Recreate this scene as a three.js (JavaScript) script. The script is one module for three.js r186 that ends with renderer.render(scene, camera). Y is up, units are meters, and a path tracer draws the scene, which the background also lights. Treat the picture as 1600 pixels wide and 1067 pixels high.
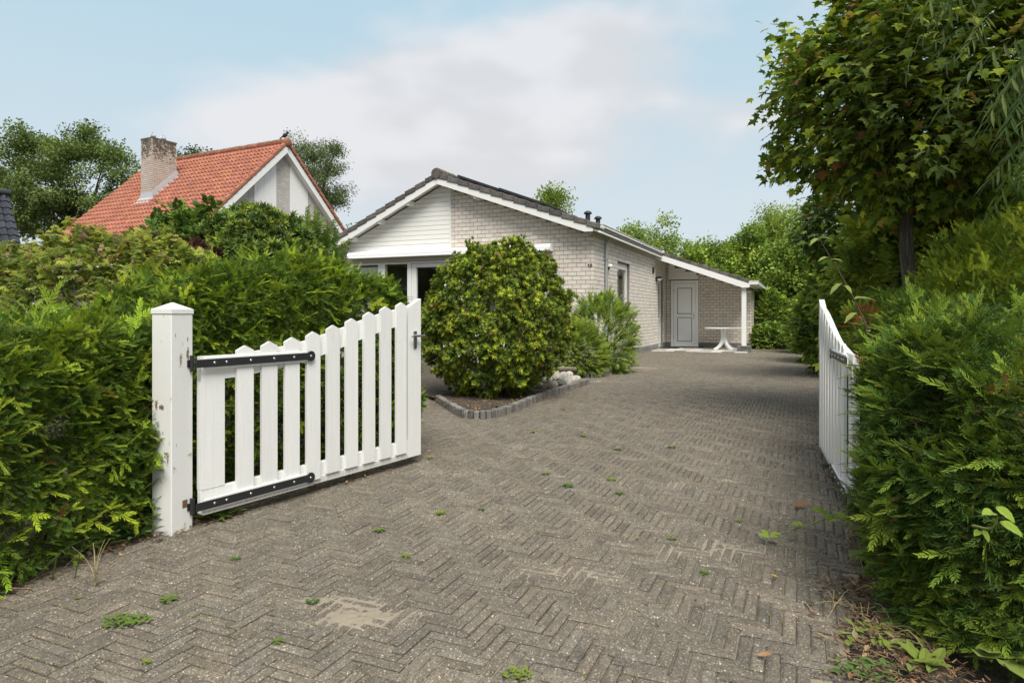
import * as THREE from 'three';
import { RoundedBoxGeometry } from 'three/addons/geometries/RoundedBoxGeometry.js';
import { ImprovedNoise } from 'three/addons/math/ImprovedNoise.js';
import { mergeGeometries } from 'three/addons/utils/BufferGeometryUtils.js';
import { FontLoader } from 'three/addons/loaders/FontLoader.js';
import { TextGeometry } from 'three/addons/geometries/TextGeometry.js';

// ---------------------------------------------------------------- camera, sky, sun, exposure
const scene = new THREE.Scene();
const camera = new THREE.PerspectiveCamera(2 * Math.atan(533.5 / 1020) * 180 / Math.PI, 1600 / 1067, 0.05, 600);
camera.position.set(0, 1.2, 0);
camera.lookAt(0, 1.2, -10);
camera.setViewOffset(1600, 1067, 0, 44, 1600, 1067);        // lens shifted so that uprights stay upright

const renderer = new THREE.WebGLRenderer({ antialias: true });
renderer.toneMapping = THREE.LinearToneMapping;
renderer.toneMappingExposure = 1.8;
renderer.shadowMap.enabled = true;

const SUN = new THREE.Vector3(0.13, 0.80, 0.585).normalize();
const sun = new THREE.DirectionalLight(new THREE.Color(1, 0.955, 0.88), 2.7);
sun.position.copy(SUN).multiplyScalar(60);
sun.castShadow = true;
sun.shadow.radius = 60;                                     // a veiled sun behind thin cloud
Object.assign(sun.shadow.camera, { left: -40, right: 40, top: 40, bottom: -40, near: 1, far: 140 });
scene.add(sun);

const perlin = new ImprovedNoise();
const N3 = (x, y, z) => perlin.noise(x, y, z);
function fbm(x, y, z, o = 4) { let s = 0, a = 0.5; for (let i = 0; i < o; i++) { s += a * N3(x, y, z); x *= 2.03; y *= 2.03; z *= 2.03; a *= 0.5; } return s; }
const clamp = (x, a = 0, b = 1) => Math.min(b, Math.max(a, x));
const smooth = (x, a, b) => { const t = clamp((x - a) / (b - a)); return t * t * (3 - 2 * t); };
const mix = (a, b, t) => a + (b - a) * t;
{
  const W = 1024, H = 512, data = new Float32Array(W * H * 4);
  // soft cumulus banks by bearing and height in degrees: [bearing from straight ahead, height, half width, half height, weight]
  const banks = [[-9.5, 19, 7, 4, 0.8], [-2, 19, 9, 4.5, 0.8], [5, 20.5, 7, 4, 0.75], [-15, 16.5, 8, 3.2, 0.75], [-22, 15, 6, 2.6, 0.55], [9, 24, 9, 2.6, 0.5], [-6, 13, 16, 3.5, 0.55], [22, 16, 6, 1.6, 0.4], [26, 25, 5, 3, 0.5], [-8, 8, 26, 4, 0.3], [14, 19, 8, 4, 0.4], [-2, 12, 20, 4, 0.3]];
  for (let j = 0; j < H; j++) for (let i = 0; i < W; i++) {
    const el = ((j + 0.5) / H - 0.5) * Math.PI, az = ((i + 0.5) / W - 0.5) * 2 * Math.PI;
    const x = Math.cos(el) * Math.cos(az), y = Math.sin(el), z = Math.cos(el) * Math.sin(az);
    const deg = el * 180 / Math.PI, b = Math.atan2(x, -z) * 180 / Math.PI;
    const h = clamp(deg / 30), zen = smooth(deg, 20, 90);
    let r = mix(mix(0.415, 0.238, h), 0.228, zen), g = mix(mix(0.446, 0.362, h), 0.35, zen), bl = mix(mix(0.468, 0.442, h), 0.437, zen);
    if (y > 0) {
      let bank = 0;
      for (const [cb, ce, wb, we, k] of banks) bank += k * Math.exp(-(((b - cb) / wb) ** 2) - ((deg - ce) / we) ** 2);
      const k = 1 / (y + 0.25), f = fbm(x * 6, y * 14, z * 6, 5), f2 = fbm(x * k * 1.6 + 3, 7, z * k * 1.6, 5);
      const far = smooth(deg, 24, 34) + smooth(Math.abs(b), 44, 58) * smooth(deg, 3, 14);
      const open = clamp(far) * smooth(f2, -0.3, 0.14) * 0.9;
      let c = clamp(smooth(bank + f * 0.85, 0.12, 1.0) * 0.84 + open);
      c = Math.max(c, smooth(f + bank * 0.2, 0.18, 0.5) * 0.25);
      const lit = 0.412 + 0.06 * smooth(f * 1.3 + (deg - 16) * 0.025 - b * 0.014, -0.15, 0.4);
      r = mix(r, lit * 1.0, c); g = mix(g, lit * 0.988, c); bl = mix(bl, lit * 1.015, c);
    }
    const o = (j * W + i) * 4; data[o] = r; data[o + 1] = g; data[o + 2] = bl; data[o + 3] = 1;
  }
  const sky = new THREE.DataTexture(data, W, H, THREE.RGBAFormat, THREE.FloatType);
  sky.mapping = THREE.EquirectangularReflectionMapping; sky.magFilter = sky.minFilter = THREE.LinearFilter; sky.wrapS = THREE.RepeatWrapping; sky.needsUpdate = true;
  scene.background = sky; scene.environment = sky;
}

// ---------------------------------------------------------------- helpers
function rand(seed) { let a = seed >>> 0; return () => { a = (a + 0x6D2B79F5) >>> 0; let t = a; t = Math.imul(t ^ (t >>> 15), t | 1); t ^= t + Math.imul(t ^ (t >>> 7), t | 61); return ((t ^ (t >>> 14)) >>> 0) / 4294967296; }; }
const V = (x, y, z) => new THREE.Vector3(x, y, z);
const C = (r, g, b) => new THREE.Color().setRGB(r, g, b);
const names = new Map();
function numbered(n) { const k = names.get(n) ?? 0; names.set(n, k + 1); return k ? n + '_' + String(k).padStart(3, '0') : n; }
function tag(o, label, category, group, kind) { if (label) o.userData.label = label; if (category) o.userData.category = category; if (group) o.userData.group = group; if (kind) o.userData.kind = kind; return o; }
function thing(name, label, category, [x, y, z] = [0, 0, 0], turn = 0, group) { const o = new THREE.Group(); o.name = numbered(name); o.position.set(x, y, z); o.rotation.y = turn; scene.add(o); return tag(o, label, category, group); }
function mesh(name, geo, mat, parent) { const m = new THREE.Mesh(geo, mat); m.castShadow = m.receiveShadow = true; m.name = parent === scene ? numbered(name) : name; parent.add(m); return m; }
function partNames(root) { const c = {}; root.children.forEach((o) => { const n = o.name.replace(/_\d{3}$/, ''); c[n] = (c[n] ?? 0) + 1; }); return c; }
function copyOf(src, label, pos, turn) { const o = src.clone(); o.userData = { ...src.userData }; o.name = numbered(src.name.replace(/_\d{3}$/, '')); if (label) o.userData.label = label; if (pos) o.position.set(...pos); if (turn !== undefined) o.rotation.y = turn; scene.add(o); return o; }
function merged(list) {
  const out = list.map((g) => { const n = g.index ? g.toNonIndexed() : g; for (const k of Object.keys(n.attributes)) if (!['position', 'normal', 'uv', 'color'].includes(k)) n.deleteAttribute(k); return n; });
  const col = out.some((g) => g.attributes.color);
  for (const g of out) {
    if (!g.attributes.uv) g.setAttribute('uv', new THREE.BufferAttribute(new Float32Array(g.attributes.position.count * 2), 2));
    if (col && !g.attributes.color) g.setAttribute('color', new THREE.BufferAttribute(new Float32Array(g.attributes.position.count * 3).fill(1), 3));
  }
  return mergeGeometries(out);
}
// uv in metres from the surface's own place and facing; (ox, oy) moves the grain
function metric(geo, ox = 0, oy = 0) {
  const g = geo.index ? geo.toNonIndexed() : geo, p = g.attributes.position, n = g.attributes.normal, uv = new Float32Array(p.count * 2);
  for (let i = 0; i < p.count; i++) {
    const ax = Math.abs(n.getX(i)), ay = Math.abs(n.getY(i)), az = Math.abs(n.getZ(i)), x = p.getX(i), y = p.getY(i), z = p.getZ(i);
    const [u, v] = ay >= ax && ay >= az ? [x, z] : ax >= az ? [z, y] : [x, y];
    uv[i * 2] = u + ox; uv[i * 2 + 1] = v + oy;
  }
  g.setAttribute('uv', new THREE.BufferAttribute(uv, 2));
  return g;
}
function tint(geo, c) { const a = new Float32Array(geo.attributes.position.count * 3); for (let i = 0; i < a.length; i += 3) { a[i] = c.r; a[i + 1] = c.g; a[i + 2] = c.b; } geo.setAttribute('color', new THREE.BufferAttribute(a, 3)); return geo; }
const box = (x0, x1, y0, y1, z0, z1) => metric(new THREE.BoxGeometry(x1 - x0, y1 - y0, z1 - z0).translate((x0 + x1) / 2, (y0 + y1) / 2, (z0 + z1) / 2));
const rbox = (x0, x1, y0, y1, z0, z1, r = 0.006) => metric(new RoundedBoxGeometry(x1 - x0, y1 - y0, z1 - z0, 1, r).translate((x0 + x1) / 2, (y0 + y1) / 2, (z0 + z1) / 2), x0 * 0.37, z0 * 0.21);
function poly(pts, z0, z1, holes = []) {
  const s = new THREE.Shape(pts.map(([x, y]) => new THREE.Vector2(x, y)));
  for (const h of holes) s.holes.push(new THREE.Path(h.map(([x, y]) => new THREE.Vector2(x, y))));
  return metric(new THREE.ExtrudeGeometry(s, { depth: z1 - z0, bevelEnabled: false }).translate(0, 0, z0));
}
function tube(points, r0, r1, seg = 10, sides = 6) {           // tapered tube through points
  const curve = new THREE.CatmullRomCurve3(points), fr = curve.computeFrenetFrames(seg), pos = [], idx = [];
  for (let i = 0; i <= seg; i++) {
    const p = curve.getPoint(i / seg), r = mix(r0, r1, i / seg);
    for (let k = 0; k < sides; k++) { const a = k / sides * Math.PI * 2, n = fr.normals[i].clone().multiplyScalar(Math.cos(a) * r).addScaledVector(fr.binormals[i], Math.sin(a) * r); pos.push(p.x + n.x, p.y + n.y, p.z + n.z); }
    if (i) for (let k = 0; k < sides; k++) { const a = (i - 1) * sides + k, b = (i - 1) * sides + (k + 1) % sides, c = a + sides, d = b + sides; idx.push(a, b, c, b, d, c); }
  }
  const g = new THREE.BufferGeometry(); g.setAttribute('position', new THREE.Float32BufferAttribute(pos, 3)); g.setIndex(idx); g.computeVertexNormals();
  return metric(g);
}
class Tris {                                                    // loose triangles with optional colour per face
  constructor() { this.p = []; this.c = []; }
  tri(a, b, c, col) { this.p.push(a.x, a.y, a.z, b.x, b.y, b.z, c.x, c.y, c.z); if (col) for (let i = 0; i < 3; i++) this.c.push(col.r, col.g, col.b); return this; }
  quad(a, b, c, d, col) { return this.tri(a, b, c, col).tri(a, c, d, col); }
  build(uv = true) { const g = new THREE.BufferGeometry(); g.setAttribute('position', new THREE.Float32BufferAttribute(this.p, 3)); if (this.c.length) g.setAttribute('color', new THREE.Float32BufferAttribute(this.c, 3)); g.computeVertexNormals(); return uv ? metric(g) : g; }
}
// ---------------------------------------------------------------- computed surface textures (1 unit of uv = 1 metre unless said)
function texture(w, h, fn, { srgb = true, rx = 1, ry = rx } = {}) {
  const d = new Uint8Array(w * h * 4), e = (x) => Math.round(255 * clamp(srgb ? (x <= 0.0031308 ? 12.92 * x : 1.055 * Math.pow(Math.max(x, 0), 1 / 2.4) - 0.055) : x));
  for (let j = 0; j < h; j++) for (let i = 0; i < w; i++) { const v = fn(i / w, j / h, i, j), o = (j * w + i) * 4; d[o] = e(v[0]); d[o + 1] = e(v[1]); d[o + 2] = e(v[2]); d[o + 3] = 255; }
  const t = new THREE.DataTexture(d, w, h); t.colorSpace = srgb ? THREE.SRGBColorSpace : THREE.NoColorSpace; t.wrapS = t.wrapT = THREE.RepeatWrapping; t.magFilter = THREE.LinearFilter; t.minFilter = THREE.LinearMipmapLinearFilter; t.generateMipmaps = true; t.repeat.set(rx, ry); t.needsUpdate = true;
  return t;
}
function tileNoise(n, cells, seed) {                            // tileable value noise on an n x n field
  const r = rand(seed), g = Float32Array.from({ length: cells * cells }, () => r()), f = new Float32Array(n * n);
  for (let j = 0; j < n; j++) for (let i = 0; i < n; i++) {
    const x = i / n * cells, y = j / n * cells, a = Math.floor(x), b = Math.floor(y), u = x - a, v = y - b, s = u * u * (3 - 2 * u), t = v * v * (3 - 2 * v), A = a % cells, B = b % cells, A1 = (a + 1) % cells, B1 = (b + 1) % cells;
    f[j * n + i] = mix(mix(g[B * cells + A], g[B * cells + A1], s), mix(g[B1 * cells + A], g[B1 * cells + A1], s), t);
  }
  return f;
}
function layers(n, seed, list) { const f = new Float32Array(n * n); let k = 0; for (const [cells, w] of list) { const t = tileNoise(n, cells, seed + k++ * 17); for (let i = 0; i < f.length; i++) f[i] += w * (t[i] - 0.5); } return f; }
function specks(n, seed, count, r0, r1, pick) {                 // round grains stamped over a field, wrapping at the edges: [tone, height] fields
  const r = rand(seed), tone = new Float32Array(n * n).fill(-1), up = new Float32Array(n * n);
  for (let k = 0; k < count; k++) {
    const cx = r() * n, cy = r() * n, rad = mix(r0, r1, r() ** 2), t = pick(r), e = 0.6 + r() * 0.7, an = r() * 3.14, ca = Math.cos(an), sa = Math.sin(an);
    for (let y = Math.floor(cy - rad * 1.3); y <= cy + rad * 1.3; y++) for (let x = Math.floor(cx - rad * 1.3); x <= cx + rad * 1.3; x++) {
      const dx = (x - cx), dy = (y - cy), q = ((dx * ca + dy * sa) ** 2 + ((dy * ca - dx * sa) / e) ** 2) / (rad * rad);
      if (q < 1) { const o = ((y + n) % n) * n + (x + n) % n; tone[o] = t; up[o] = Math.sqrt(1 - q); }
    }
  }
  return [tone, up];
}
const std = (o) => new THREE.MeshStandardMaterial({ roughness: 0.85, ...o });
const grey = (x) => [x, x, x];
const TX = {};
{
  const n = 1024, base = layers(n, 5, [[6, 0.05], [40, 0.05], [256, 0.07]]);
  const [tone, up] = specks(n, 9, 30000, 1.5, 3.9, (r) => { const q = r(); return q < 0.04 ? 0.34 + r() * 0.26 : q < 0.4 ? 0.21 + r() * 0.13 : 0.09 + r() * 0.12; });
  TX.aggregate = texture(n, n, (u, v, i, j) => { const o = j * n + i, t = tone[o] < 0 ? 0.135 + base[o] : tone[o] + base[o] * 0.5; return [t * 1.06, t * 0.99, t * 0.88]; }, { rx: 1 / 1.1 });
  TX.aggregateUp = texture(n, n, (u, v, i, j) => { const o = j * n + i; return grey(0.35 + up[o] * 0.5 + base[o]); }, { srgb: false, rx: 1 / 1.1 });
}
{
  const n = 512, f = layers(n, 21, [[5, 0.10], [24, 0.10], [90, 0.12], [256, 0.10]]);
  TX.brick = texture(n, n, (u, v, i, j) => { const t = 1 + f[j * n + i] * 1.1; return grey(clamp(t * 0.9)); }, { rx: 1.25 });
  TX.brickUp = texture(n, n, (u, v, i, j) => grey(0.5 + f[j * n + i]), { srgb: false, rx: 1.25 });
  const g = layers(n, 33, [[4, 0.25], [16, 0.22], [64, 0.25], [200, 0.2]]);
  TX.soil = texture(n, n, (u, v, i, j) => { const t = 0.062 * (1 + g[j * n + i] * 1.6); return [t * 1.25, t, t * 0.72]; }, { rx: 0.8 });
  TX.soilUp = texture(n, n, (u, v, i, j) => grey(0.5 + g[j * n + i]), { srgb: false, rx: 0.8 });
  const [st] = specks(n, 41, 5000, 1, 2.2, (r) => r());
  TX.sand = texture(n, n, (u, v, i, j) => { const o = j * n + i, t = 0.225 * (1 + g[o] * 0.35) * (st[o] < 0 ? 1 : 0.62 + st[o] * 0.6); return [t * 1.14, t * 0.96, t * 0.71]; }, { rx: 1.6 });
  const w = layers(n, 55, [[3, 0.03], [12, 0.03], [128, 0.03]]), [dt] = specks(n, 57, 260, 0.8, 2.4, (r) => r());
  TX.paint = texture(n, n, (u, v, i, j) => { const o = j * n + i, t = 1 + w[o], d = dt[o] < 0 ? 1 : 0.72 + dt[o] * 0.24; return [t * d * 0.95, t * d * 0.945, t * d * 0.93]; }, { rx: 1 });
  const gr = layers(n, 59, [[40, 0.05], [110, 0.06], [256, 0.04]]);
  TX.boards = texture(n, n, (u, v, i, j) => { const o = j * n + i, k = gr[((j >> 4) % n) * n + i], t = 1 + w[o] * 0.8 + k, d = dt[o] < 0 ? 1 : 0.75 + dt[o] * 0.22; return [t * d * 0.95, t * d * 0.945, t * d * 0.93]; }, { rx: 2, ry: 1 });
  TX.boardsUp = texture(n, n, (u, v, i, j) => grey(0.5 + 2.5 * gr[((j >> 4) % n) * n + i]), { srgb: false, rx: 2, ry: 1 });
  const m = layers(n, 71, [[6, 0.3], [20, 0.3], [70, 0.25], [220, 0.2]]), [lt] = specks(n, 73, 900, 1.2, 6, (r) => r());
  TX.tile = texture(n, n, (u, v, i, j) => { const o = j * n + i, t = 0.085 * (1 + m[o] * 1.3); return lt[o] > 0.72 ? [0.17, 0.165, 0.13] : [t * 1.1, t * 0.98, t * 0.9]; }, { rx: 0.9 });
  TX.clay = texture(n, n, (u, v, i, j) => { const o = j * n + i, t = 1 + m[o] * 0.55; return [0.335 * t, 0.132 * t * (0.95 + m[o] * 0.2), 0.073 * t]; }, { rx: 0.5 });
  TX.bark = texture(256, 512, (u, v, i, j) => { const k = N3(u * 22, v * 5, 3) + 0.5 * N3(u * 50, v * 18, 9), t = 0.085 * (1 + k * 0.8); return [t * 1.1, t * 0.95, t * 0.75]; }, { rx: 2, ry: 1 });
  TX.barkUp = texture(256, 512, (u, v) => grey(0.5 + 0.4 * N3(u * 22, v * 5, 3) + 0.2 * N3(u * 50, v * 18, 9)), { srgb: false, rx: 2, ry: 1 });
  TX.slab = texture(n, n, (u, v, i, j) => { const o = j * n + i, t = 0.38 * (1 + g[o] * 0.5); return [t, t * 0.97, t * 0.9]; }, { rx: 0.7 });
  TX.stone = texture(n, n, (u, v, i, j) => { const o = j * n + i, t = 0.7 * (1 + m[o] * 0.9); return [t, t * 0.97, t * 0.92]; }, { rx: 3 });
}
const M = {
  paver: std({ map: TX.aggregate, bumpMap: TX.aggregateUp, bumpScale: 0.005, roughness: 0.9, vertexColors: true, color: C(0.95, 0.87, 0.745) }),
  sand: std({ map: TX.sand, roughness: 1 }),
  soil: std({ map: TX.soil, bumpMap: TX.soilUp, bumpScale: 0.03, roughness: 1 }),
  mortar: std({ color: C(0.25, 0.225, 0.195), map: TX.brick, roughness: 1 }),
  brickwork: std({ map: TX.brick, bumpMap: TX.brickUp, bumpScale: 0.004, vertexColors: true, roughness: 0.95 }),
  white: std({ color: C(0.78, 0.78, 0.765), map: TX.paint, roughness: 0.5 }),
  cream: std({ color: C(0.86, 0.85, 0.815), map: TX.paint, roughness: 0.55 }),
  beige: std({ color: C(0.5, 0.47, 0.4), map: TX.paint, roughness: 0.6 }),
  plastic: std({ color: C(0.83, 0.83, 0.82), roughness: 0.35 }),
  greyFrame: std({ color: C(0.88, 0.885, 0.885), roughness: 0.4 }),
  seal: std({ color: C(0.03, 0.03, 0.032), roughness: 0.6 }),
  tile: std({ map: TX.tile, roughness: 0.95 }),
  clay: std({ map: TX.clay, roughness: 0.8, vertexColors: true }),
  zinc: std({ color: C(0.42, 0.44, 0.43), roughness: 0.45, metalness: 0.6 }),
  lead: std({ color: C(0.5, 0.52, 0.54), roughness: 0.6, metalness: 0.2 }),
  steel: std({ color: C(0.55, 0.55, 0.55), roughness: 0.35, metalness: 1 }),
  black: std({ color: C(0.02, 0.021, 0.023), roughness: 0.4 }),
  rubber: std({ color: C(0.018, 0.018, 0.018), roughness: 0.95 }),
  bark: std({ map: TX.bark, bumpMap: TX.barkUp, bumpScale: 0.02, roughness: 1 }),
  twig: std({ color: C(0.09, 0.065, 0.045), roughness: 1 }),
  straw: std({ color: C(0.42, 0.33, 0.17), roughness: 0.9, side: THREE.DoubleSide }),
  slab: std({ map: TX.slab, roughness: 0.9, vertexColors: true }),
  glass: new THREE.MeshPhysicalMaterial({ color: C(0.93, 0.96, 0.95), transmission: 1, thickness: 0, roughness: 0.03, ior: 1.5 }),
  concrete: std({ color: C(0.17, 0.165, 0.155), map: TX.stone, roughness: 0.95 }),
  curtain: std({ color: C(0.42, 0.38, 0.33), roughness: 1, side: THREE.DoubleSide }),
};
const leafMat = (r, g, b, o = {}) => new THREE.MeshPhysicalMaterial({ color: C(r, g, b), roughness: 0.62, transmission: 0.3, thickness: 0, side: THREE.DoubleSide, specularIntensity: 0.35, ...o });
// ---------------------------------------------------------------- the plot: ground, drive, beds, terrace (the house frame: x along the front, -z towards the back)
const TURN = -0.4137, HOUSE = [1.878, 0, -15.08], CS = Math.cos(-TURN), SN = Math.sin(-TURN);
const toPlot = (X, Z) => [CS * (X - 1.878) - SN * (Z - 15.08), -(SN * (X - 1.878) + CS * (Z - 15.08))];      // world x, metres ahead -> plot x, z
const toWorld = (x, z, y = 0) => V(1.878 + CS * x - SN * z, y, -(15.08 - SN * x - CS * z));
function inside(p, x, y) { let c = false; for (let i = 0, j = p.length - 1; i < p.length; j = i++) if ((p[i][1] > y) !== (p[j][1] > y) && x < (p[j][0] - p[i][0]) * (y - p[i][1]) / (p[j][1] - p[i][1]) + p[i][0]) c = !c; return c; }
{
  const g = metric(new THREE.PlaneGeometry(500, 500, 50, 50).rotateX(-Math.PI / 2).translate(0, -0.05, -150));
  tag(mesh('ground', g, M.soil, scene), 'bare brown garden soil under the hedges and shrubs', 'ground', null, 'structure');
}
const bedNear = [[-1.0, 8.84], [-0.62, 7.72], [-0.52, 7.48], [-0.34, 7.44], [-0.2, 7.56], [0.5, 9.35], [1.3, 11.1], [0.9, 12.3], [-1.6, 11.4], [-1.5, 9.6]].map(([X, Z]) => toPlot(X, Z));
const bedFar = [[1.12, 13.0], [1.3, 12.35], [1.5, 12.2], [1.72, 12.5], [2.72, 14.85], [2.3, 15.6], [1.878, 15.08], [0.4, 15.9]].map(([X, Z]) => toPlot(X, Z));
const drivePoly = [...[[-3.4, 1.0], [-2.35, 2.6], [-2.02, 3.75], [-1.75, 4.05], [-0.9, 5.9], [-1.15, 7.4], [-1.75, 9.6]].map(([X, Z]) => toPlot(X, Z)), ...[[-1.6, 11.4], [0.9, 12.3], [0.4, 15.9]].map(([X, Z]) => toPlot(X, Z)), [0.02, -0.05], [0.02, -6.3], [2.98, -6.3], [2.98, -9.4], [5.9, -9.4], [4.75, 5], [4.72, 10.2], [4.45, 12.4], ...[[1.9, 1.0]].map(([X, Z]) => toPlot(X, Z))];
const onDrive = (x, z) => inside(drivePoly, x, z) && !inside(bedNear, x, z) && !inside(bedFar, x, z);
{
  const drive = thing('driveway', 'herringbone driveway of worn grey concrete bricks with sandy joints', 'driveway', HOUSE, TURN); drive.userData.kind = 'structure';
  // joint sand: lies a few millimetres below the bricks and rises over them where it has drifted
  const drift = (x, z) => {
    const w = toWorld(x, z), a = w.x, b = -w.z;
    let s = 0;
    for (const [cx, cz, rx, rz, h] of [[-0.62, 2.58, 0.25, 0.1, 0.0235], [-0.78, 2.74, 0.34, 0.06, 0.016], [0.15, 3.05, 0.5, 0.1, 0.008], [1.0, 3.35, 0.5, 0.14, 0.010], [-0.5, 4.9, 0.5, 0.15, 0.009], [1.2, 4.6, 0.35, 0.12, 0.010], [0.4, 5.9, 0.9, 0.2, 0.008], [2.95, 14.2, 0.7, 0.8, 0.014], [1.7, 11.5, 0.6, 0.3, 0.014], [1.2, 10.9, 0.25, 0.5, 0.012], [0.3, 8.2, 0.3, 0.6, 0.010], [-0.7, 3.5, 0.25, 0.08, 0.009], [-1.55, 2.75, 0.25, 0.1, 0.008]]) s += h * Math.exp(-(((a - cx) / rx) ** 2) - ((b - cz) / rz) ** 2);
    return -0.0135 + s * (0.9 + 0.7 * fbm(a * 7, 1, b * 7, 3)) + 0.014 * fbm(a * 1.7, 4, b * 1.7, 3) + 0.005 * fbm(a * 18, 5, b * 18, 3) + 0.011 * fbm(a * 45, 9, b * 45, 2);
  };
  const strip = (x0, x1, z0, z1, step, y) => {
    const nx = Math.ceil((x1 - x0) / step), nz = Math.ceil((z1 - z0) / step), p = [], id = [];
    for (let j = 0; j <= nz; j++) for (let i = 0; i <= nx; i++) { const x = mix(x0, x1, i / nx), z = mix(z0, z1, j / nz); p.push(x, inside(bedNear, x, z) || inside(bedFar, x, z) ? -0.02 : drift(x, z) + y, z); }
    for (let j = 0; j < nz; j++) for (let i = 0; i < nx; i++) { const x = mix(x0, x1, (i + 0.5) / nx), z = mix(z0, z1, (j + 0.5) / nz); if (!inside(drivePoly, x, z)) continue; const a = j * (nx + 1) + i, b = a + 1, c = a + nx + 1, d = c + 1; id.push(a, c, b, b, c, d); }
    const g = new THREE.BufferGeometry(); g.setAttribute('position', new THREE.Float32BufferAttribute(p, 3)); g.setIndex(id); g.computeVertexNormals(); return g;
  };
  const up = (g) => { const p = g.attributes.position, uv = new Float32Array(p.count * 2); for (let i = 0; i < p.count; i++) { uv[i * 2] = p.getX(i); uv[i * 2 + 1] = p.getZ(i); } g.setAttribute('uv', new THREE.BufferAttribute(uv, 2)); return g; };
  mesh('joint_sand', up(merged([strip(0.6, 4.8, 10.6, 13.6, 0.0125, 0), strip(-0.4, 5.2, 9.6, 10.6, 0.024, 0), strip(-0.4, 0.6, 10.6, 14.2, 0.024, 0), strip(0.6, 5.2, 13.6, 14.2, 0.03, 0), strip(-2.2, 6.0, -9.5, 9.6, 0.09, 0)])), M.sand, drive).userData.kind = 'stuff';
  // bricks of 20 x 5 cm in herringbone
  const w = 0.0487, n = 4, L = 0.003, list = [], r = rand(7);
  for (let k = -460; k < 460; k++) for (let m = -90; m < 90; m++) {
    const ax = (k + 2 * n * m) * w, az = k * w;
    for (const across of [true, false]) {
      const x0 = across ? ax : ax + n * w, z0 = across ? az : az - (n - 1) * w, x1 = x0 + (across ? n : 1) * w, z1 = z0 + (across ? 1 : n) * w, cx = (x0 + x1) / 2, cz = (z0 + z1) / 2;
      if (cx < -3 || cx > 6.2 || cz < -9.6 || cz > 14.2) continue;
      if (!onDrive(cx, cz)) continue;
      const p = toWorld(cx, cz), Z = -p.z, px = 800 + 1020 * p.x / Z, py = 489.5 + 1020 * 1.2 / Z;
      list.push({ x0: x0 + L, x1: x1 - L, z0: z0 + L, z1: z1 - L, size: Z > 1.9 && px > 120 && px < 1400 && py < 1110 ? 1 / (Z * Z) : 0 });
    }
  }
  list.sort((a, b) => b.size - a.size);
  const brick = (t, b) => {
    const wear = 0.0045 + r() * 0.004, e = () => r() * 0.0038, y = (r() - 0.5) * 0.004, tx = (r() - 0.5) * 0.012, tz = (r() - 0.5) * 0.012, cx = (b.x0 + b.x1) / 2, cz = (b.z0 + b.z1) / 2;
    const { x0, x1, z0, z1 } = b, h = (x, z) => y + (x - cx) * tx + (z - cz) * tz, k = (0.87 + r() * 0.26) * (1 + 0.22 * fbm(cx * 0.9, 2, cz * 0.9, 3) + 0.16 * fbm(cx * 5, 6, cz * 5, 2)), warm = 1 + (r() - 0.5) * 0.06, col = C(k * warm, k, k / warm);
    const f = (x, z, dy) => V(x, h(x, z) + dy, z);
    const T = [f(x0 + wear + e(), z0 + wear + e(), 0), f(x1 - wear - e(), z0 + wear + e(), 0), f(x1 - wear - e(), z1 - wear - e(), 0), f(x0 + wear + e(), z1 - wear - e(), 0)];
    const Mi = [f(x0, z0, -wear * 0.9), f(x1, z0, -wear * 0.9), f(x1, z1, -wear * 0.9), f(x0, z1, -wear * 0.9)], D = [f(x0, z0, -0.05), f(x1, z0, -0.05), f(x1, z1, -0.05), f(x0, z1, -0.05)];
    t.quad(T[0], T[3], T[2], T[1], col);
    for (let i = 0; i < 4; i++) { const j = (i + 1) % 4; t.quad(Mi[i], T[i], T[j], Mi[j], col); t.quad(D[i], Mi[i], Mi[j], D[j], col); }
  };
  list.slice(0, 300).forEach((b) => { const t = new Tris(); brick(t, b); mesh('brick', metric(t.build(), r() * 1.1, r() * 1.1), M.paver, drive); });
  const parts = [], chunk = list.slice(300);
  for (let q = 0; q < 12; q++) { const t = new Tris(); chunk.forEach((b, i) => i % 12 === q && brick(t, b)); parts.push(metric(t.build(false), r() * 1.1, r() * 1.1)); }
  mesh('brick_paving', merged(parts), M.paver, drive).userData.kind = 'stuff';
}
{
  // moss and seedlings that follow the joints
  const d = scene.getObjectByName('driveway'), r = rand(19), t = new Tris(), c = [C(0.10, 0.13, 0.03), C(0.16, 0.19, 0.05), C(0.13, 0.11, 0.05)], w = 0.0487;
  for (let k = 0; k < 2600; k++) {
    const x = -1.5 + r() * 6, z = 13.6 - r() * r() * 14, edge = Math.abs(x - 1.6) > 2.2; if (!edge && fbm(x * 1.1, 3, z * 1.1, 3) < 0.06) continue; if (!onDrive(x, z)) continue;
    const along = r() < 0.5, jx = along ? Math.round(x / w) * w : x, jz = along ? z : Math.round(z / w) * w, col = c[Math.floor(r() * 3)], n = 3 + Math.floor(r() * 5);
    for (let i = 0; i < n; i++) { const q = (r() - 0.5) * 0.03, a = r() * 6.28, s = 0.003 + r() * 0.004, o = V(jx + (along ? (r() - 0.5) * 0.004 : q), -0.004, jz + (along ? q : (r() - 0.5) * 0.004)), e = o.clone().add(V(Math.cos(a) * s, 0.004 + r() * 0.005, Math.sin(a) * s)); t.tri(o.clone().add(V(s * 0.5, 0, 0)), e, o.clone().add(V(0, 0, s * 0.6)), col); }
  }
  mesh('joint_moss', t.build(false), std({ vertexColors: true, roughness: 1, side: THREE.DoubleSide }), d).userData.kind = 'stuff';
}
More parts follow.
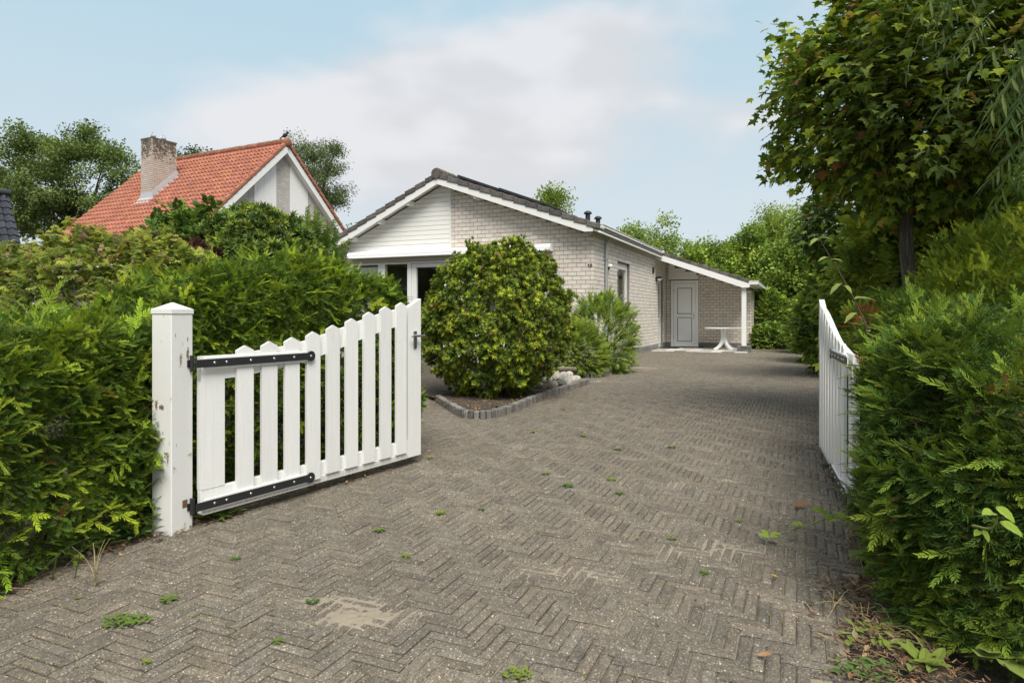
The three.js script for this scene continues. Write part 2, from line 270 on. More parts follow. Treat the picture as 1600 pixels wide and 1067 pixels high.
function mound(pts, y, rise, seed) {                            // soil sheet filling an outline, a little domed and crumbly
  const xs = pts.map((p) => p[0]), zs = pts.map((p) => p[1]), x0 = Math.min(...xs), x1 = Math.max(...xs), z0 = Math.min(...zs), z1 = Math.max(...zs), s = 0.06, nx = Math.ceil((x1 - x0) / s), nz = Math.ceil((z1 - z0) / s), p = [], id = [];
  for (let j = 0; j <= nz; j++) for (let i = 0; i <= nx; i++) { const x = mix(x0, x1, i / nx), z = mix(z0, z1, j / nz); p.push(x, y + rise * (0.5 + fbm(x * 2, seed, z * 2, 3)) + 0.03 * fbm(x * 9, seed, z * 9, 2), z); }
  for (let j = 0; j < nz; j++) for (let i = 0; i < nx; i++) { if (!inside(pts, mix(x0, x1, (i + 0.5) / nx), mix(z0, z1, (j + 0.5) / nz))) continue; const a = j * (nx + 1) + i, b = a + 1, c = a + nx + 1, d = c + 1; id.push(a, c, b, b, c, d); }
  const g = new THREE.BufferGeometry(); g.setAttribute('position', new THREE.Float32BufferAttribute(p, 3)); g.setIndex(id); g.computeVertexNormals(); return metric(g);
}
for (const [pts, label, s] of [[bedNear, 'raised bed of dark bare soil round the domed evergreen bush', 3], [bedFar, 'raised bed of soil with shrubs at the corner of the bungalow', 8]]) {
  const b = thing('soil_bed', label, 'soil bed', HOUSE, TURN); b.userData.kind = 'structure'; mesh('soil', mound(pts, 0.02, 0.05, s), M.soil, b);
}
function edging(name, label, line, pitch, seed) {               // low row of upright concrete blocks
  const t = thing(name, label, 'garden edging', [0, 0, 0], 0), r = rand(seed), shades = [0.8, 0.95, 1.1].map((k) => M.concrete.clone()); shades.forEach((m, i) => m.color.multiplyScalar([1.0, 1.35, 1.75][i]));
  const curve = new THREE.CatmullRomCurve3(line.map(([X, Z]) => V(X, 0, -Z)), false, 'centripetal', 0.1), n = Math.round(curve.getLength() / pitch), geos = [0, 1].map((k) => metric(new RoundedBoxGeometry(pitch * 0.9, 0.16, 0.08, 2, 0.011), k * 0.4, k * 0.3));
  for (let i = 0; i < n; i++) { const u = (i + 0.5) / n, p = curve.getPointAt(u), d = curve.getTangentAt(u), m = mesh('block', geos[i % 2], shades[Math.floor(r() * 3)], t); m.position.set(p.x, 0.012 + (r() - 0.5) * 0.012, p.z); m.rotation.set((r() - 0.5) * 0.06, Math.atan2(-d.z, d.x) + (r() - 0.5) * 0.08, 0); }
  return t;
}
edging('block_edging', 'low edging of small upright concrete blocks round the domed bush', [[-1.0, 8.84], [-0.64, 7.76], [-0.52, 7.5], [-0.34, 7.44], [-0.18, 7.58], [0.5, 9.35], [1.28, 11.05]], 0.064, 61);
edging('block_edging', 'low curved concrete block edging of the bed below the downpipe', [[1.12, 13.0], [1.3, 12.35], [1.5, 12.2], [1.72, 12.5], [2.72, 14.85]], 0.1, 62);
{
  const t = thing('terrace', 'pale square slabs with a few dark ones under the porch roof', 'terrace', HOUSE, TURN); t.userData.kind = 'structure';
  const r = rand(12), geo = [0, 1, 2].map((k) => metric(new RoundedBoxGeometry(0.354, 0.06, 0.38, 1, 0.006), k * 0.4, k * 0.7));
  const pale = [1.5, 1.28, 1.1].map((k) => { const m = M.slab.clone(); m.vertexColors = false; m.color = C(k, k * 0.99, k * 0.96); return m; }), dark = M.slab.clone(); dark.vertexColors = false; dark.color = C(0.34, 0.33, 0.31);
  mesh('bedding', box(0.02, 2.96, -0.05, -0.012, -9.04, -6.31), M.sand, t);
  for (let j = 0; j < 7; j++) for (let i = 0; i < 8; i++) { const m = mesh('slab', geo[(i + j * 2) % 3], (i + 2 * j) % 4 === 2 && r() < 0.75 ? dark : pale[Math.floor(r() * 3)], t); m.position.set(0.21 + i * 0.36, -0.018 + (r() - 0.5) * 0.004, -6.51 - j * 0.386); }
}
{
  const t = thing('garden_path', 'pale concrete slab path beyond the end of the driveway', 'path', HOUSE, TURN); t.userData.kind = 'structure';
  const r = rand(15), geo = metric(new RoundedBoxGeometry(0.985, 0.06, 0.985, 1, 0.008)), mats = [0.62, 0.7, 0.8].map((k) => { const m = M.slab.clone(); m.vertexColors = false; m.color = C(k, k * 0.97, k * 0.9); return m; });
  for (let j = 0; j < 9; j++) for (let i = 0; i < 4; i++) { const m = mesh('slab', geo, mats[Math.floor(r() * 3)], t); m.position.set(3.45 + i, -0.02 + (r() - 0.5) * 0.008, -9.95 - j); }
}
// ---------------------------------------------------------------- brick laying, shared by every wall: u along the wall, y up, d out of it
const BW = 0.216, BH = 0.1, JOINT = 0.012;
const toneBrick = (r, base) => { const k = 0.91 + r() * 0.16 - (r() < 0.06 ? 0.08 : 0), w = 1 + (r() - 0.5) * 0.05; return C(base.r * k * w, base.g * k, base.b * k / w); };
function courses(u0, u1, y0, y1, spans, r, bw = BW, bh = BH) {   // -> [{u0,u1,y0,y1}] for the stretches that spans(yMid) leaves open
  const out = [];
  for (let j = 0; y0 + j * bh < y1 - 0.02; j++) {
    const a = y0 + j * bh, off = j % 2 ? bw / 2 : 0;
    for (const [s, e] of spans(a + bh / 2)) for (let i = Math.floor((s - u0 - off) / bw); u0 + off + i * bw < e; i++) {
      const p = Math.max(s, u0 + off + i * bw), q = Math.min(e, u0 + off + (i + 1) * bw);
      if (q - p > 0.03) out.push({ u0: p, u1: q - JOINT, y0: a, y1: Math.min(a + bh - JOINT, y1) });
    }
  }
  return out;
}
function brickFaces(t, b, col, r, proud = 0.009) {               // front and four reveals, with corners a touch out of true
  const j = () => (r() - 0.5) * 0.003, d = proud + (r() - 0.5) * 0.004, F = [[b.u0, b.y0], [b.u1, b.y0], [b.u1, b.y1], [b.u0, b.y1]].map(([u, y]) => V(u + j(), y + j(), d)), B = [[b.u0, b.y0], [b.u1, b.y0], [b.u1, b.y1], [b.u0, b.y1]].map(([u, y]) => V(u, y, -0.01));
  t.quad(F[0], F[1], F[2], F[3], col);
  for (let i = 0; i < 4; i++) { const k = (i + 1) % 4; t.quad(B[i], B[k], F[k], F[i], col); }
}
const cut = (a, b, holes) => { let s = [[a, b]]; for (const [p, q] of holes) s = s.flatMap(([x, y]) => q <= x || p >= y ? [[x, y]] : [[x, p], [q, y]].filter(([m, n]) => n - m > 0.02)); return s; };
function layBricks(list, mat, parent, m4, base, seed, name = 'brickwork', proud) { const r = rand(seed), parts = []; for (let q = 0; q < 5; q++) { const t = new Tris(); list.forEach((b, i) => i % 5 === q && brickFaces(t, b, toneBrick(r, base), r, proud)); if (t.p.length) parts.push(metric(t.build(false), r(), r())); } const m = mesh(name, merged(parts).applyMatrix4(m4), mat, parent); m.userData.kind = 'stuff'; return m; }
const FRONT = (z) => new THREE.Matrix4().makeTranslation(0, 0, z);
const SIDE = (x) => new THREE.Matrix4().makeBasis(V(0, 0, -1), V(0, 1, 0), V(1, 0, 0)).setPosition(x, 0, 0);
const CREAMBRICK = C(0.74, 0.665, 0.585);

const bung = thing('brick_bungalow', 'cream brick bungalow with dark tiled roof, white boarded gable and porch', 'bungalow', HOUSE, TURN);
const AX = -3.963, SR = 0.36, SL = 0.47;
const roofAt = (x) => x > AX ? 4.61 - SR * (x - AX) : 4.61 - SL * (AX - x);
{
  const r = rand(101);
  // front wall with its two openings
  const win = [[-6.95, 0.06], [-3.8, 0.06], [-3.8, 2.55], [-6.95, 2.55]], win2 = [[-3.15, 0.9], [-1.47, 0.9], [-1.47, 2.62], [-3.15, 2.62]];
  const front = mesh('front_wall', poly([[-7.27, -0.05], [-0.004, -0.05], [-0.004, roofAt(0) - 0.1], [AX, 4.5], [-7.27, roofAt(-7.27) - 0.1]], -0.28, 0, [win, win2]), M.mortar, bung);
  const all = courses(-7.27 - 7.27 % BW, 0, -0.02, 4.6, (y) => {
    const top = (x) => roofAt(x) - 0.16;
    const a = y > top(0) ? AX + (4.61 - 0.16 - y) / SR : 0.009, spans = y < 2.85 ? cut(-7.27, a, [...(y < 2.87 ? [[-6.97, -3.78]] : []), ...(y > 0.88 && y < 2.64 ? [[-3.17, -1.45]] : [])]) : [[-3.76, a]];
    return spans.filter(([p, q]) => q > p + 0.05);
  }, r);
  const seen = all.filter((b) => b.u0 > -3.8 && b.y0 > 1.3).sort((a, b) => b.y0 + b.u0 * 0.08 - a.y0 - a.u0 * 0.08), shown = new Set(seen.slice(0, 300));
  const shade = [0.93, 0.97, 1, 1.035, 1.06, 0.87].map((k, i) => { const m = M.brickwork.clone(); m.vertexColors = false; m.color = CREAMBRICK.clone().multiplyScalar(k); m.color.r *= 1 + (i % 3 - 1) * 0.02; return m; });
  for (const b of shown) { const t = new Tris(); brickFaces(t, b, null, r); mesh('brick', metric(t.build(false), r(), r()), shade[r() < 0.06 ? 5 : Math.floor(r() * 5)], front); }
  layBricks(all.filter((b) => !shown.has(b)), M.brickwork, front, FRONT(0), CREAMBRICK, 102);
  // white boards of the gable
  for (let y = 2.875, k = 0; y < 4.45; y += 0.117, k++) {
    const x0 = Math.max(-7.265, AX - (4.61 - 0.13 - y) / SL), x1 = Math.min(-3.765, AX + (4.61 - 0.13 - y) / SR);
    if (x1 - x0 < 0.1) continue;
    const xt = Math.min(x0 + 0.117 / SL, x1 - 0.02);
    mesh('board', poly([[x0, y + 0.004], [x1, y + 0.004], [x1, y + 0.112], [x0 > -7.26 ? xt : x0, y + 0.112]], 0.001, 0.020 + (k % 3) * 0.001), M.cream, bung);
  }
  mesh('board_end', rbox(-3.768, -3.74, 2.86, 4.42, 0.001, 0.03, 0.003), M.white, bung);
  mesh('drip_rail', rbox(-7.27, -3.74, 2.84, 2.874, 0.001, 0.045, 0.004), M.greyFrame, bung);
  mesh('fascia_panel', box(-6.97, -3.78, 2.56, 2.838, -0.02, 0.012), M.beige, bung);
  // glazing under the awning: outer frame, posts, a door and panes
  const fr = mesh('window_frame', merged([rbox(-6.97, -3.78, 2.5, 2.56, -0.12, -0.01), rbox(-6.97, -3.78, 0.0, 0.08, -0.12, -0.01), rbox(-6.97, -6.87, 0.08, 2.5, -0.12, -0.01), rbox(-3.87, -3.78, 0.08, 2.5, -0.12, -0.01), rbox(-5.06, -4.94, 0.08, 2.5, -0.125, -0.005), rbox(-5.98, -5.76, 0.08, 2.5, -0.125, -0.005)]), M.white, bung);
  mesh('pane', box(-5.76, -5.06, 0.08, 2.5, -0.08, -0.074), M.glass, fr); mesh('pane', box(-6.87, -5.98, 0.08, 2.5, -0.08, -0.074), M.glass, fr);
  mesh('blind', box(-6.86, -6.02, 1.1, 2.46, -0.16, -0.15), M.cream, fr);
  const door = mesh('terrace_door', merged([rbox(-4.935, -4.79, 0.085, 2.49, -0.1, -0.02), rbox(-3.985, -3.875, 0.085, 2.49, -0.1, -0.02), rbox(-4.79, -3.985, 2.394, 2.49, -0.1, -0.02), rbox(-4.79, -3.985, 0.085, 0.3, -0.1, -0.02)]), M.white, bung);
  mesh('pane', box(-4.79, -3.985, 0.3, 2.394, -0.065, -0.06), M.glass, door);
  const f2 = mesh('window_frame', merged([rbox(-3.17, -1.46, 2.54, 2.63, -0.12, -0.02), rbox(-3.17, -1.46, 0.9, 1.0, -0.12, -0.02), rbox(-3.17, -3.07, 1.0, 2.54, -0.12, -0.02), rbox(-1.56, -1.46, 1.0, 2.54, -0.12, -0.02)]), M.white, bung);
  mesh('pane', box(-3.07, -1.56, 1.0, 2.54, -0.08, -0.074), M.glass, f2); mesh('sill', rbox(-3.2, -1.43, 0.84, 0.9, -0.1, 0.06), M.black, f2);
  // side wall
  const holes = [[2.19, 3.56, 1.2, 2.57], [7.62, 8.5, 0.02, 2.375]], path = holes.map(([a, b, c, d]) => [[a, c], [b, c], [b, d], [a, d]]);
  const side = mesh('side_wall', poly([[0.28, -0.05], [9.05, -0.05], [9.05, 3.06], [0.28, 3.06]], -0.28, 0, path).applyMatrix4(SIDE(-0.004)), M.mortar, bung);
  layBricks(courses(0, 9.05, 0.18, 3.06, (y) => cut(-0.005, 9.05, holes.filter((h) => y > h[2] - 0.03 && y < h[3] + 0.03).map(([a, b]) => [a, b])), r), M.brickwork, side, SIDE(0), C(0.76, 0.70, 0.625), 103);
  const plinthList = courses(0.1, 7.62, -0.02, 0.175, () => [[0, 7.6]], r, 0.3, 0.1);
  layBricks(plinthList, M.brickwork, side, SIDE(0.004), C(0.25, 0.25, 0.25), 104, 'plinth', 0.014);
  // side window, set back in its reveal
  const sw = mesh('window_frame', merged([rbox(2.2, 3.55, 2.46, 2.56, -0.13, -0.07), rbox(2.2, 3.55, 1.23, 1.33, -0.13, -0.07), rbox(2.2, 2.3, 1.33, 2.46, -0.13, -0.07), rbox(3.45, 3.55, 1.33, 2.46, -0.13, -0.07), rbox(2.3, 2.36, 1.33, 2.46, -0.115, -0.06), rbox(3.39, 3.45, 1.33, 2.46, -0.115, -0.06), rbox(2.36, 3.39, 2.39, 2.46, -0.115, -0.06), rbox(2.36, 3.39, 1.33, 1.4, -0.115, -0.06)]).applyMatrix4(SIDE(0)), M.white, bung);
  mesh('pane', box(2.36, 3.39, 1.4, 2.39, -0.1, -0.094).applyMatrix4(SIDE(0)), M.glass, sw);
  { const t = new Tris(); for (let i = 0; i < 40; i++) { const a = 2.4 + i * 0.0165, b = a + 0.0165, f = (k) => -0.2 + Math.sin(k * 1.9) * 0.02; t.quad(V(a, 1.3, f(i)), V(b, 1.3, f(i + 1)), V(b, 2.5, f(i + 1)), V(a, 2.5, f(i))); } mesh('curtain', t.build().applyMatrix4(SIDE(0)), M.curtain, sw); }
  mesh('sill', rbox(2.1, 3.66, 1.13, 1.2, -0.05, 0.07, 0.01).applyMatrix4(SIDE(0)), M.black, sw);
  mesh('lintel', rbox(2.19, 3.56, 2.565, 2.62, -0.1, 0.004, 0.004).applyMatrix4(SIDE(0)), M.black, bung);
  // side door
  const sd = mesh('side_door', merged([rbox(7.63, 7.73, 0.03, 2.36, -0.13, -0.07), rbox(8.39, 8.49, 0.03, 2.36, -0.13, -0.07), rbox(7.73, 8.39, 2.26, 2.36, -0.13, -0.07), rbox(7.73, 8.39, 0.03, 0.2, -0.13, -0.07), rbox(7.73, 8.39, 0.92, 1.06, -0.13, -0.07), rbox(7.73, 8.39, 0.2, 0.92, -0.12, -0.09)]).applyMatrix4(SIDE(0)), M.greyFrame, bung);
  mesh('pane', box(7.75, 8.37, 1.06, 2.26, -0.105, -0.1).applyMatrix4(SIDE(0)), M.glass, sd);
  mesh('handle', merged([rbox(7.76, 7.79, 0.98, 1.12, -0.068, -0.055, 0.004), rbox(7.77, 7.9, 1.04, 1.06, -0.05, -0.03, 0.004)]).applyMatrix4(SIDE(0)), M.steel, sd);
  // the shed end under the porch roof
  const shedTop = (x) => roofAt(x) - 0.12;
  const shed = mesh('porch_wall', poly([[0.002, -0.05], [0.18, -0.05], [0.18, 2.37], [1.13, 2.37], [1.13, -0.05], [2.868, -0.05], [2.868, shedTop(2.868)], [0.002, shedTop(0)]], -9.3, -9.054), M.mortar, bung);
  layBricks(courses(0.02, 2.88, 0.18, 3.1, (y) => { const m = Math.min(2.88, AX + (4.61 - 0.12 - y - 0.05) / SR); return (y < 2.42 ? cut(0.02, m, [[0.17, 1.14]]) : cut(0.02, m, [[0.1, 1.14]])).filter(([p, q]) => q > p + 0.04); }, r), M.brickwork, shed, FRONT(-9.05), CREAMBRICK, 105);
  layBricks(courses(0.02, 2.88, -0.02, 0.175, () => [[0.02, 0.17], [1.14, 2.88]], r, 0.3, 0.1), M.brickwork, shed, FRONT(-9.046), C(0.2, 0.2, 0.2), 106, 'plinth', 0.012);
  const endWall = mesh('porch_end_wall', box(2.6, 2.864, -0.05, 2.0, -13, -9.31), M.mortar, bung);
  layBricks(courses(9.05, 13, -0.02, 2.0, () => [[9.05, 13]], r), M.brickwork, endWall, SIDE(2.868), C(0.71, 0.65, 0.57), 107);
  for (let y = 2.4, k = 0; y < 3.0; y += 0.135, k++) { const xm = Math.min(1.13, AX + (4.61 - 0.13 - y - 0.135) / SR); if (xm > 0.25) mesh('board', box(0.1, xm, y, y + 0.13, -9.04, -9.02 + (k % 2) * 0.001), M.cream, bung); }
  const pd = mesh('porch_door', merged([rbox(0.18, 0.27, 0.0, 2.36, -9.13, -9.03), rbox(1.04, 1.13, 0.0, 2.36, -9.13, -9.03), rbox(0.27, 1.04, 2.27, 2.36, -9.13, -9.03), rbox(0.275, 0.4, 0.04, 2.26, -9.12, -9.045), rbox(0.91, 1.035, 0.04, 2.26, -9.12, -9.045), rbox(0.4, 0.91, 2.1, 2.26, -9.12, -9.045), rbox(0.4, 0.91, 0.04, 0.2, -9.12, -9.045), rbox(0.4, 0.91, 1.06, 1.18, -9.12, -9.045)]), M.greyFrame, bung);
  for (const [a, b] of [[0.2, 1.06], [1.18, 2.1]]) { mesh('seal', box(0.4, 0.91, a, b, -9.11, -9.068), M.seal, pd); mesh('panel', rbox(0.42, 0.89, a + 0.02, b - 0.02, -9.07, -9.054, 0.004), M.greyFrame, pd); }
  mesh('handle', merged([rbox(0.955, 0.985, 0.98, 1.2, -9.044, -9.03, 0.004), rbox(0.86, 0.98, 1.12, 1.14, -9.02, -9.0, 0.005)]), M.steel, pd);
  mesh('threshold', rbox(0.18, 1.13, -0.02, 0.035, -9.12, -8.99), M.greyFrame, pd);
  mesh('hinge', merged([rbox(0.26, 0.29, 0.3, 0.42, -9.044, -9.02, 0.004), rbox(0.26, 0.29, 1.95, 2.07, -9.044, -9.02, 0.004)]), M.steel, pd);
  // the other outer walls, inner floor and partition
  mesh('rear_wall', merged([poly([[-7.27, -0.05], [2.86, -0.05], [2.86, 2.0], [0, 3.03], [AX, 4.45], [-7.27, 2.9]], -13.28, -13.002), box(-7.27, -7.0, -0.05, 2.86, -13, -0.282)]), M.mortar, bung);
  mesh('inner_floor', box(-7, -0.29, -0.04, 0.0, -12.99, -0.29), M.twig, bung);
  mesh('partition', box(-6.98, -0.29, 0.002, 2.6, -5.1, -5.0), M.curtain, bung);
  mesh('inner_ceiling', box(-6.98, -0.29, 2.66, 2.7, -12.9, -0.29), M.white, bung);
}
{
  // roof: decking, tiles, ridge, barge boards
  const r = rand(111);
  const deck = (x0, x1, z0, z1, lift) => poly([[x0, roofAt(x0) - 0.075 + lift], [x1, roofAt(x1) - 0.075 + lift], [x1, roofAt(x1) - 0.03 + lift], [x0, roofAt(x0) - 0.03 + lift]], z0, z1);
  const roof = mesh('roof', merged([deck(AX, 0.27, -13.2, 0.33, 0), deck(-7.4, AX, -13.2, 0.33, 0), deck(0.272, 2.97, -13.2, -6.95, 0)]), M.cream, bung);
  const tileAt = (len, wide, thick) => metric(new RoundedBoxGeometry(len, thick, wide, 1, 0.012));
  const field = [], tR = Math.atan(SR), tL = Math.atan(SL);
  const row = (right, k, z0, z1) => {                              // one row of roof tiles along z, k rows down from the ridge
    const run = 0.3 * k + 0.2, x = right ? AX + run : AX - run, y = roofAt(x) + 0.05, out = [];
    for (let z = z1 - 0.15; z > z0; z -= 0.3) { const g = tileAt(0.36, 0.296, 0.035); g.rotateZ((right ? -1 : 1) * ((right ? tR : tL) - 0.05)); g.translate(x, y + (r() - 0.5) * 0.004, z); out.push(metric(g, r(), r())); }
    return out;
  };
  for (let k = 0; k < 14; k++) field.push(...row(true, k, -13.2, 0.1));
  for (let k = 0; k < 11; k++) field.push(...row(false, k, -13.2, 0.1));
  for (let k = 14; k < 23; k++) field.push(...row(true, k, -13.2, -7.22));
  for (let z = 0.0; z > -6.8; z -= 0.3) { const g = tileAt(0.3, 0.296, 0.05); g.rotateZ(-0.12); g.translate(0.15, 3.222 + (r() - 0.5) * 0.006, z); field.push(metric(g, r(), r())); }
  mesh('roof_tiles', merged(field), M.tile, roof).userData.kind = 'stuff';
  const verge = [0, 1].map((k) => metric(new RoundedBoxGeometry(0.312, 0.125, 0.26, 2, 0.016), k * 0.5, k * 0.3));
  const dark = [M.tile, M.tile.clone(), M.tile.clone()]; dark[1].color.setScalar(0.8); dark[2].color.setScalar(1.25);
  const put = (right, k, z, sink = 0) => { const run = 0.3 * k + 0.17, x = right ? AX + run : AX - run, m = mesh('verge_tile', verge[k % 2], dark[Math.floor(r() * 3)], roof); m.position.set(x, roofAt(x) + 0.055 - sink + (r() - 0.5) * 0.008, z); m.rotation.z = (right ? -1 : 1) * ((right ? tR : tL) - 0.085); };
  for (let k = 0; k < 14; k++) put(true, k, 0.255);
  for (let k = 0; k < 12; k++) put(false, k, 0.255);
  for (let k = 14; k < 23; k++) put(true, k, -7.06);
  const cap = metric(new THREE.CylinderGeometry(0.13, 0.145, 0.42, 14, 1, false, 0, Math.PI * 2).rotateX(Math.PI / 2)), lichen = std({ color: C(0.40, 0.27, 0.06), map: TX.stone, roughness: 1 });
  for (let k = 0; k < 33; k++) { const m = mesh('ridge_tile', cap, dark[k % 3], roof); m.position.set(AX, 4.70, 0.19 - k * 0.4); }
  { const t = new Tris(), q = rand(5); for (let i = 0; i < 260; i++) { const a = -0.9 + q() * 2.1, z = 0.36 - q() ** 1.5 * 0.6, s = 0.008 + q() * 0.02, R = 0.141, c = (b, e) => V(AX + Math.sin(b) * (R + e), 4.70 + Math.cos(b) * (R + e), 0); const P = (b, zz) => c(b, 0.004).setZ(zz); t.quad(P(a - s * 5, z), P(a, z - s), P(a + s * 5, z), P(a, z + s)); } mesh('lichen', t.build(), lichen, roof).userData.label = 'ochre lichen on the front ridge tile'; }
  mesh('barge_board', poly([[AX + 0.002, 4.61], [0.1, roofAt(0.1)], [0.1, 3.05], [-0.1, 3.05], [AX + 0.002, 4.443]].reverse(), 0.332, 0.362), M.white, bung);
  mesh('barge_board', poly([[AX - 0.002, 4.61], [AX - 0.002, 4.43], [-7.42, 2.81], [-7.42, roofAt(-7.42)]].reverse(), 0.332, 0.362), M.white, bung);
  mesh('barge_board', poly([[0.03, roofAt(0.03)], [2.95, roofAt(2.95)], [2.95, 2.0], [2.75, 2.0], [0.03, roofAt(0.03) - 0.175]].reverse(), -6.948, -6.916), M.white, bung);
  for (const x of [-4.85, -5.75, -6.65, -2.9]) mesh('purlin_end', box(x - 0.035, x + 0.035, roofAt(x) - 0.22, roofAt(x) - 0.09, 0.001, 0.328), M.cream, bung);
  // side eaves: wall board, soffit panels, box gutter
  const green = std({ color: C(0.42, 0.42, 0.33), map: TX.paint, roughness: 0.7 });
  mesh('eaves_board', box(0.012, 0.034, 2.99, 3.12, -6.94, 0.32), green, bung);
  for (let k = 0; k < 9; k++) mesh('soffit_panel', box(0.036, 0.29, 3.124 + (k % 2) * 0.001, 3.14, -6.93 + k * 0.806, -6.93 + k * 0.806 + 0.794), M.cream, bung);
  const gutter = (x, y, z0, z1) => merged([box(x, x + 0.012, y, y + 0.085, z0, z1), box(x - 0.27, x, y - 0.012, y, z0, z1), rbox(x - 0.012, x + 0.02, y + 0.085, y + 0.1, z0, z1, 0.004), box(x - 0.27, x + 0.012, y, y + 0.07, z1, z1 + 0.012), rbox(x - 0.28, x + 0.022, y + 0.07, y + 0.1, z1, z1 + 0.02, 0.004)]);
  mesh('gutter', gutter(0.285, 3.125, -6.95, 0.3), M.white, bung);
  mesh('gutter_cap', rbox(0.25, 0.32, 3.12, 3.25, -7.07, -6.952), M.white, bung);
  mesh('gutter', gutter(3.2, 2.1, -13.2, -6.95), M.white, bung);
  // downpipe by the corner
  mesh('downpipe', merged([tube([V(0.2, 3.15, -0.9), V(0.2, 3.08, -0.9), V(0.12, 2.97, -0.9), V(0.07, 2.9, -0.9), V(0.065, 2.75, -0.9)], 0.038, 0.038, 14, 10), tube([V(0.065, 2.77, -0.9), V(0.065, 1.4, -0.9), V(0.065, 0.05, -0.9)], 0.038, 0.038, 6, 10), ...[2.5, 1.3].map((y) => box(0, 0.11, y, y + 0.03, -0.945, -0.855))]), M.zinc, bung);
  // porch column on a brick block
  mesh('column', rbox(2.715, 2.855, 0.18, 2.04, -7.17, -7.03), M.white, bung);
  const pier = mesh('pier', box(2.605, 2.985, -0.05, 0.175, -7.28, -6.9), M.mortar, bung);
  const pm = [0.55, 0.75, 0.4].map((k) => std({ color: C(0.2 * k, 0.19 * k, 0.175 * k), map: TX.brick, roughness: 0.95 }));
  for (const [y, xs] of [[0, [2.595, 2.8]], [0.09, [2.595, 2.695, 2.9]]]) xs.forEach((x, i) => mesh('brick', rbox(x, (xs[i + 1] ?? 3.005) - 0.01, y, y + 0.082, -7.29, -6.89), pm[(i + (y ? 1 : 0)) % 3], pier));
  // small fittings on the walls
  const lampA = mesh('wall_lamp', merged([metric(new THREE.SphereGeometry(0.05, 12, 8).translate(0.03, 2.33, -1.21)), box(0, 0.03, 2.28, 2.34, -1.24, -1.18)]), M.black, bung); mesh('lamp_globe', metric(new THREE.SphereGeometry(0.06, 16, 10).scale(1, 0.8, 1).translate(0.075, 2.37, -1.21)), M.plastic, lampA);
  const lampB = mesh('wall_lamp', merged([metric(new THREE.CylinderGeometry(0.085, 0.085, 0.05, 16).rotateZ(Math.PI / 2).translate(0.03, 2.34, -7.2)), rbox(0.03, 0.2, 2.34, 2.42, -7.28, -7.12, 0.02)]), M.black, bung); mesh('lamp_globe', metric(new THREE.SphereGeometry(0.07, 16, 10).scale(1.2, 0.7, 1).translate(0.12, 2.33, -7.2)), M.plastic, lampB);
  mesh('sensor_box', rbox(0, 0.06, 2.49, 2.7, -6.7, -6.62, 0.01), M.black, bung);
  mesh('wall_seam', box(0.009, 0.016, 0.2, 1.13, -3.6, -3.588), M.seal, bung);
  // house number
  const font = await new FontLoader().loadAsync('fonts/droid/droid_sans_bold.typeface.json');
  const num = new TextGeometry('10', { font, size: 0.078, depth: 0.012, curveSegments: 6, bevelEnabled: false }); mesh('house_number', metric(num.translate(-0.135, 2.27, 0.011)), M.black, bung);
}
{
  // awning cassette on the front wall
  const t = thing('awning', 'long white retracted awning cassette across the front wall', 'awning', HOUSE, TURN);
  const prof = [[0.02, 0], [0.2, 0], [0.245, 0.03], [0.25, 0.085], [0.225, 0.135], [0.15, 0.17], [0.02, 0.175]], g = poly(prof, 0, 5.78).rotateY(-Math.PI / 2).translate(-1.0, 2.67, 0);
  mesh('cassette', metric(g), M.plastic, t); mesh('front_bar', rbox(-6.76, -1.02, 2.665, 2.70, 0.2, 0.262, 0.006), M.plastic, t);
  for (const x of [-6.8, -1.0]) mesh('end_cap', poly(prof.map(([a, b]) => [a * 1.04, b * 1.04 - 0.004]), 0, 0.02).rotateY(-Math.PI / 2).translate(x + 0.022, 2.67, 0), M.plastic, t);
  for (const x of [-6.2, -4.0, -1.6]) mesh('bracket', box(x - 0.05, x + 0.05, 2.7, 2.9, 0.0, 0.03), M.greyFrame, t);
}
